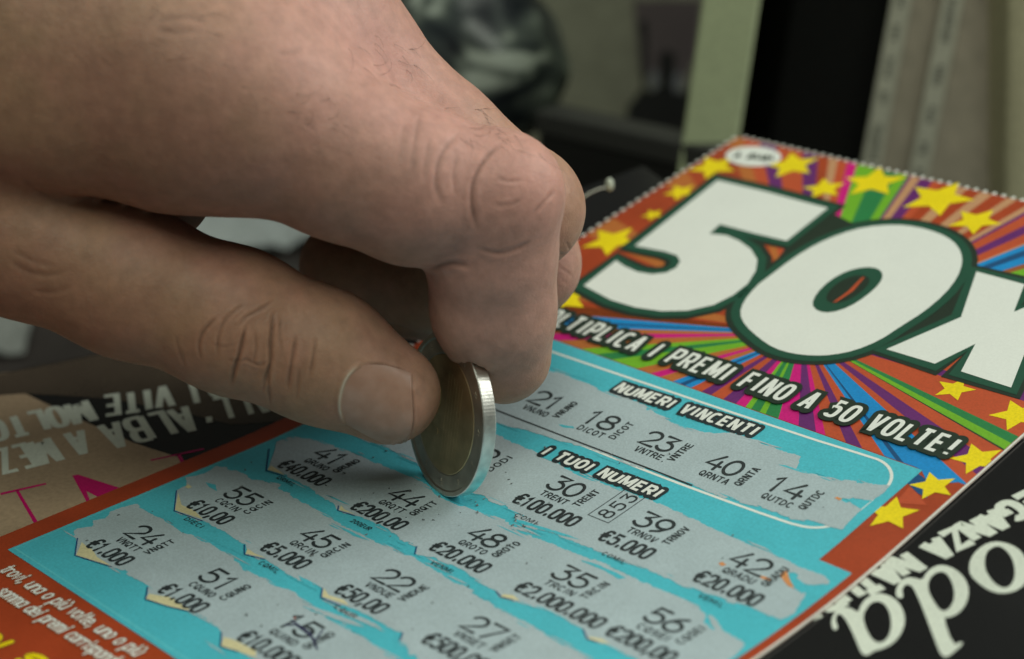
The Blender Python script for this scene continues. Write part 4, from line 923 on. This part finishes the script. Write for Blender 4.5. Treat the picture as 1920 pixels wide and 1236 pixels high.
# black file box
c, u = stand(1530, 150, 53.5, LN)
fb = empty('file_box', c); tag(fb, 'tall black file box standing between the pale book and the white booklets', 'box')
mt_blk = ink('black_card', (.010, .010, .010), rough=.85, spec=.15, gscale=600)
box('box_body', c, ax, AWAY, u, 3.75, 9, 23, mt_blk, fb, .1); box('front_label_holder', c - AWAY * 4.53 + u * 9, ax, AWAY, u, 2.0, .06, 3.0, mt_blk, fb, .02)
# white booklets with small print along the spine
mt_book = ink('white_booklet', (.58, .57, .48), rough=.5, gscale=700, coarse=.12); mt_cov2 = ink('booklet_cover', (.42, .37, .30), rough=.35, gscale=260, coarse=.5); mt_prn = ink('faded_print', (.09, .09, .08))
for k, (px, lab, dd, wd_) in enumerate(((1663, 'grey booklet with white printed edge strip, directly right of the black file box', 47.0, 2.2), (1757, 'grey booklet with white printed edge strip, directly left of the cream book', 46.0, 3.2))):
    c, u = stand(px, 150, dd, LN)
    bl = empty('booklet', c); tag(bl, lab, 'booklet', 'booklets standing in a row')
    dv = AWAY * math.cos(R(14)) + RH * math.sin(R(14)); wv_ = np.cross(dv, u); wv_ /= np.linalg.norm(wv_); wv_ = wv_ if wv_ @ RH > 0 else -wv_
    box('binding', c, wv_, dv, u, .50, .42, 21, mt_book, bl, .04)
    box('cover', c + wv_ * (.25 + wd_ / 2) + dv * .02, wv_, dv, u, wd_, .36, 20.9, mt_cov2, bl, .03)
    pr = random.Random(20 + k); V, F = [], []; z = 1.0
    while z < 20:
        L = pr.uniform(.35, 1.2)
        for i in range(int(L / .11)):
            a = c - dv * .214 + u * (z + i * .11) + wv_ * pr.uniform(-.02, .02); w_ = pr.uniform(.06, .10); b0 = len(V)
            V += [a - wv_ * w_, a + wv_ * w_, a + wv_ * w_ + u * .07, a - wv_ * w_ + u * .07]; F.append((b0, b0 + 1, b0 + 2, b0 + 3))
        z += L + pr.uniform(.25, .5)
    tag(mesh_obj('binding_print', V, F, mt_prn, bl), kind='stuff')
# cream book with a rounded spine at the right edge
c, u = stand(1935, 150, 44, R(-2))
cb = empty('cream_book', c); tag(cb, 'cream book with a rounded spine at the right end of the row', 'book')
mt_crm = ink('cream_cloth', (.60, .56, .38), rough=.55, gscale=500); V, F = [], []; ax2 = leaned(R(-2)); n = 24
for z in (0, 22):
    for i in range(n + 1):
        a = math.pi * i / n; V.append(c + u * z - ax2 * .62 * math.cos(a) - AWAY * .35 * math.sin(a))
F = [(i, i + 1, n + 2 + i, n + 1 + i) for i in range(n)]; mesh_obj('spine', V, F, mt_crm, cb, True)
for s_ in (-1, 1): box('cover', c + AWAY * 5 + ax2 * s_ * .57, ax2, AWAY, u, .1, 10, 22, mt_crm, cb, .02)
box('page_block', c + AWAY * 4.9 + u * .2, ax2, AWAY, u, 1.0, 9.4, 21.5, mt_pages, cb)
# grey-green picture card with a dark silhouette
c, u = stand(1160, 150, 60, R(4))
pc_ = empty('picture_card', c); tag(pc_, 'grey green picture card with dark silhouettes, leaning behind the black case', 'picture')
axp = leaned(R(4)); mt_card = ink('grey_green_card', (.30, .295, .225), rough=.45, gscale=200, coarse=.35); mt_sil = ink('dark_silhouette', (.022, .022, .022), rough=.5); mt_mauve = ink('mauve_print', (.13, .105, .11), rough=.5); mt_gl = ink('grey_print', (.24, .25, .27))
box('card', c, axp, AWAY, u, 6.4, .3, 24, mt_card, pc_, .03)
pn_ = -np.cross(axp, u); pn_ = pn_ if pn_ @ FWD < 0 else -pn_
def oncard(pts, off):
    out = []
    for q in pts:
        d = ray(*q); X0 = c - AWAY * (.15 + off); t_ = ((X0 - CAM) @ AWAY) / (d @ AWAY); out.append(CAM + d * t_)
    return out
K5 = lambda L: [(1140 + x / 4, y / 4) for x, y in L]
for nm, pl, mt_, off in (('print_patch', [(190, 0), (700, 0), (660, 420), (560, 640), (400, 600), (240, 560)], mt_mauve, .006), ('silhouette', [(120, 960), (150, 800), (270, 650), (330, 690), (390, 640), (385, 420), (430, 370), (500, 400), (505, 640), (560, 700), (640, 640), (620, 1180), (120, 1180)], mt_sil, .012), ('silhouette', [(225, 200), (250, 150), (290, 160), (295, 260), (290, 640), (255, 660), (250, 260)], mt_sil, .012),
  ('print_patch', [(310, 640), (320, 540), (350, 520), (380, 560), (375, 650), (340, 680)], mt_gl, .016), ('print_patch', [(485, 660), (495, 560), (525, 530), (560, 580), (555, 680), (520, 700)], mt_gl, .016)):
    V = oncard(K5(pl), off); mesh_obj(nm, V, [list(range(len(V)))], mt_, pc_)
# black case in front of it
A_, B_ = P(1030, 214, 47.5), P(1300, 303, 44.5); B_[2] = A_[2]
ed = (B_ - A_); L_ = np.linalg.norm(ed); ed /= L_; bkw = np.cross(UP, ed); bkw = bkw if bkw @ AWAY > 0 else -bkw
cc_ = (A_ + B_) / 2 + bkw * .45; cc_[2] = TABZ + .02
cs = empty('black_case', cc_); tag(cs, 'low black case lying behind the top left corner of the scratch card', 'case')
mt_case = ink('black_plastic', (.014, .014, .013), rough=.45, gscale=700)
ch = A_[2] - TABZ - .02
box('case_body', cc_, ed, bkw, UP, L_ + 1.0, .8, ch * .90, mt_case, cs, .06); box('lid', cc_ + UP * (ch * .905), ed, bkw, UP, L_ + 1.1, .9, ch * .095, ink('dark_grey_plastic', (.045, .045, .042), rough=.5), cs, .08)
# dark glass ornament
gc = P(893, 118, 50); gr = 2.42
gl = empty('glass_ornament', np.array([gc[0], gc[1], TABZ])); tag(gl, 'round dark glass ornament with pale green patches behind the fingers', 'ornament')
mt_glass, t, b = nodes('mottled_dark_glass'); tc = N(t, 'ShaderNodeTexCoord'); mp = N(t, 'ShaderNodeMapping'); mp.inputs['Scale'].default_value = (1, 1, 1.6)
nz = N(t, 'ShaderNodeTexNoise', Scale=46.0, Detail=1.5, Distortion=.9); t.links.new(tc.outputs['Object'], mp.inputs[0]); t.links.new(mp.outputs[0], nz.inputs['Vector'])
cr = N(t, 'ShaderNodeValToRGB'); els = cr.color_ramp.elements; els[0].position = .36; els[0].color = (.010, .014, .020, 1); els[1].position = .62; els[1].color = (.44, .48, .43, 1)
e_ = els.new(.46); e_.color = (.05, .06, .062, 1); e_ = els.new(.54); e_.color = (.12, .14, .125, 1)
t.links.new(nz.outputs[0], cr.inputs[0]); t.links.new(cr.outputs[0], b.inputs['Base Color']); b.inputs['Roughness'].default_value = .32
V, F = [], []; n1_, n2_ = 40, 28
prof = [(gr * math.sin(math.pi * k / n2_) * 1.0, gc[2] - gr * math.cos(math.pi * k / n2_)) for k in range(3, n2_ + 1)]
for r_, z_ in prof:
    for j in range(n1_):
        a = 2 * math.pi * j / n1_; w_ = 1 + .03 * math.sin(3 * a + z_) + .03 * math.sin(5 * a - 2.1 * z_) + .02 * math.sin(8 * a + 3 * z_) ; V.append(np.array([gc[0] + r_ * w_ * math.cos(a), gc[1] + r_ * w_ * math.sin(a), z_]))
F = [(k * n1_ + j, k * n1_ + (j + 1) % n1_, (k + 1) * n1_ + (j + 1) % n1_, (k + 1) * n1_ + j) for k in range(len(prof) - 1) for j in range(n1_)]
mesh_obj('globe', V, F, mt_glass, gl, True)
z0 = prof[0][1]; ft = [(1.7, TABZ), (1.7, TABZ + .3), (.8, TABZ + .6), (.6, z0 - .6), (prof[0][0] + .05, z0 + .02)]; V = []
for r_, z_ in ft:
    for j in range(n1_): V.append((gc[0] + r_ * math.cos(2 * math.pi * j / n1_), gc[1] + r_ * math.sin(2 * math.pi * j / n1_), z_))
mesh_obj('foot', V, [(k * n1_ + j, k * n1_ + (j + 1) % n1_, (k + 1) * n1_ + (j + 1) % n1_, (k + 1) * n1_ + j) for k in range(4) for j in range(n1_)], mt_case, gl, True)
# crumpled white paper beyond the magazine
def crumple(name, lab, cpx, sx, sy, yaw, seed, hh=1.2, tone=(.40, .43, .44)):
    c = ground(*cpx); n = 46; rr = random.Random(seed); G_ = np.array([[i / n - .5, j / n - .5] for i in range(n + 1) for j in range(n + 1)])
    X3 = np.column_stack([G_ * 5 * np.array([sx / 8, sy / 8]), np.zeros(len(G_))]); hgt = np.abs(vnoise(X3, .9, seed)) * 1.0 + np.abs(vnoise(X3, 2.1, seed + 1)) * .5 + .15 * vnoise(X3, 5, seed + 2)
    a = RH * math.cos(yaw) + AWAY * math.sin(yaw); b_ = -RH * math.sin(yaw) + AWAY * math.cos(yaw)
    V = c + a * (G_[:, :1] * sx) + b_ * (G_[:, 1:] * sy) + UP * (hgt * hh * (.4 + 1.2 * (1 - np.abs(G_).max(1) * 2).clip(0, 1)) + .06)[:, None]
    F = [(i * (n + 1) + j, (i + 1) * (n + 1) + j, (i + 1) * (n + 1) + j + 1, i * (n + 1) + j + 1) for i in range(n) for j in range(n)]
    tag(mesh_obj(name, V, F, ink('crumpled_paper', tone, rough=.7, gscale=500), None, True, loc=c), lab, 'paper')
crumple('crumpled_paper', 'crumpled white paper seen through the gap between thumb and index finger', (470, 400), 12, 9, .3, 11, 1.6)
crumple('paper_scrap', 'small pale paper scrap at the left edge below the hand', (-130, 615), 6.0, 6, .1, 23, .7, (.26, .27, .26))
# white-headed pin lying by the edge of the card
pp = [P(x, y, d) for x, y, d in ((1060, 392, 35.6), (1088, 374, 35.6), (1106, 362, 35.7), (1124, 354, 35.8), (1142, 350, 35.9))]
pin = empty('pin', pp[0]); tag(pin, 'thin white-headed pin beside the knuckles, left of the scratch card', 'pin')
V, F = [], []
pts = [np.array(q) for q in pp]
for k, q in enumerate(pts):
    dv = pts[min(k + 1, 4)] - pts[max(k - 1, 0)]; dv /= np.linalg.norm(dv); s1 = np.cross(dv, UP); s1 /= np.linalg.norm(s1); s2 = np.cross(dv, s1)
    for m_ in range(8): V.append(q + .018 * (math.cos(m_ * math.pi / 4) * s1 + math.sin(m_ * math.pi / 4) * s2))
F = [(8 * k + m_, 8 * k + (m_ + 1) % 8, 8 * k + 8 + (m_ + 1) % 8, 8 * k + 8 + m_) for k in range(4) for m_ in range(8)]
mesh_obj('wire', V, F, metal('steel_wire', (.55, .55, .48), .35), pin, True)
bm = bmesh.new(); bmesh.ops.create_uvsphere(bm, u_segments=20, v_segments=14, radius=.1); V = np.array([v.co[:] for v in bm.verts]); F = [[v.index for v in f.verts] for f in bm.faces]; bm.free()
mesh_obj('bead', P(1143, 346, 35.9) + V @ np.diag([.8, .8, 1.3]), F, ink('pin_bead', (.50, .53, .45), rough=.4), pin, True)

# crumbs of scraped coating lying on the card
cr_ = random.Random(9); V, F = [], []
cz = np.array(uv(852, 935))
for k in range(110):
    if k < 60:
        a = cr_.uniform(0, 6.28); r_ = abs(cr_.gauss(0, 1.1)) + .1; u_, v_ = cz[0] + r_ * math.cos(a), cz[1] + r_ * math.sin(a) * .8
    else: u_, v_ = cr_.uniform(-.6, 4.2) * U2C, cr_.uniform(-2.3, 1.9) * U2C
    sz = cr_.uniform(.006, .017); b0 = len(V); th = cr_.uniform(0, 6.28); el = cr_.uniform(1, 2.6)
    for h_ in (.0170, .0170 + sz * .8):
        for i in range(5):
            t_ = th + i * 1.2566; x_, y_ = sz * el * math.cos(t_ - th), sz * math.sin(t_ - th) * (.6 if h_ > .0171 else 1)
            V.append(TS(u_ + x_ * math.cos(th) - y_ * math.sin(th), v_ + x_ * math.sin(th) + y_ * math.cos(th), h_))
    F.append([b0 + 5 + i for i in range(5)]); F += [(b0 + i, b0 + (i + 1) % 5, b0 + 5 + (i + 1) % 5, b0 + 5 + i) for i in range(5)]
mcr = ink('coating_crumb', (.16, .18, .19), rough=.7)
tag(mesh_obj('coating_crumbs', V, F, mcr, None, loc=TS(cz[0], cz[1], .017)), 'fine grey crumbs of scraped coating scattered over the scratch card', 'crumbs', kind='stuff')
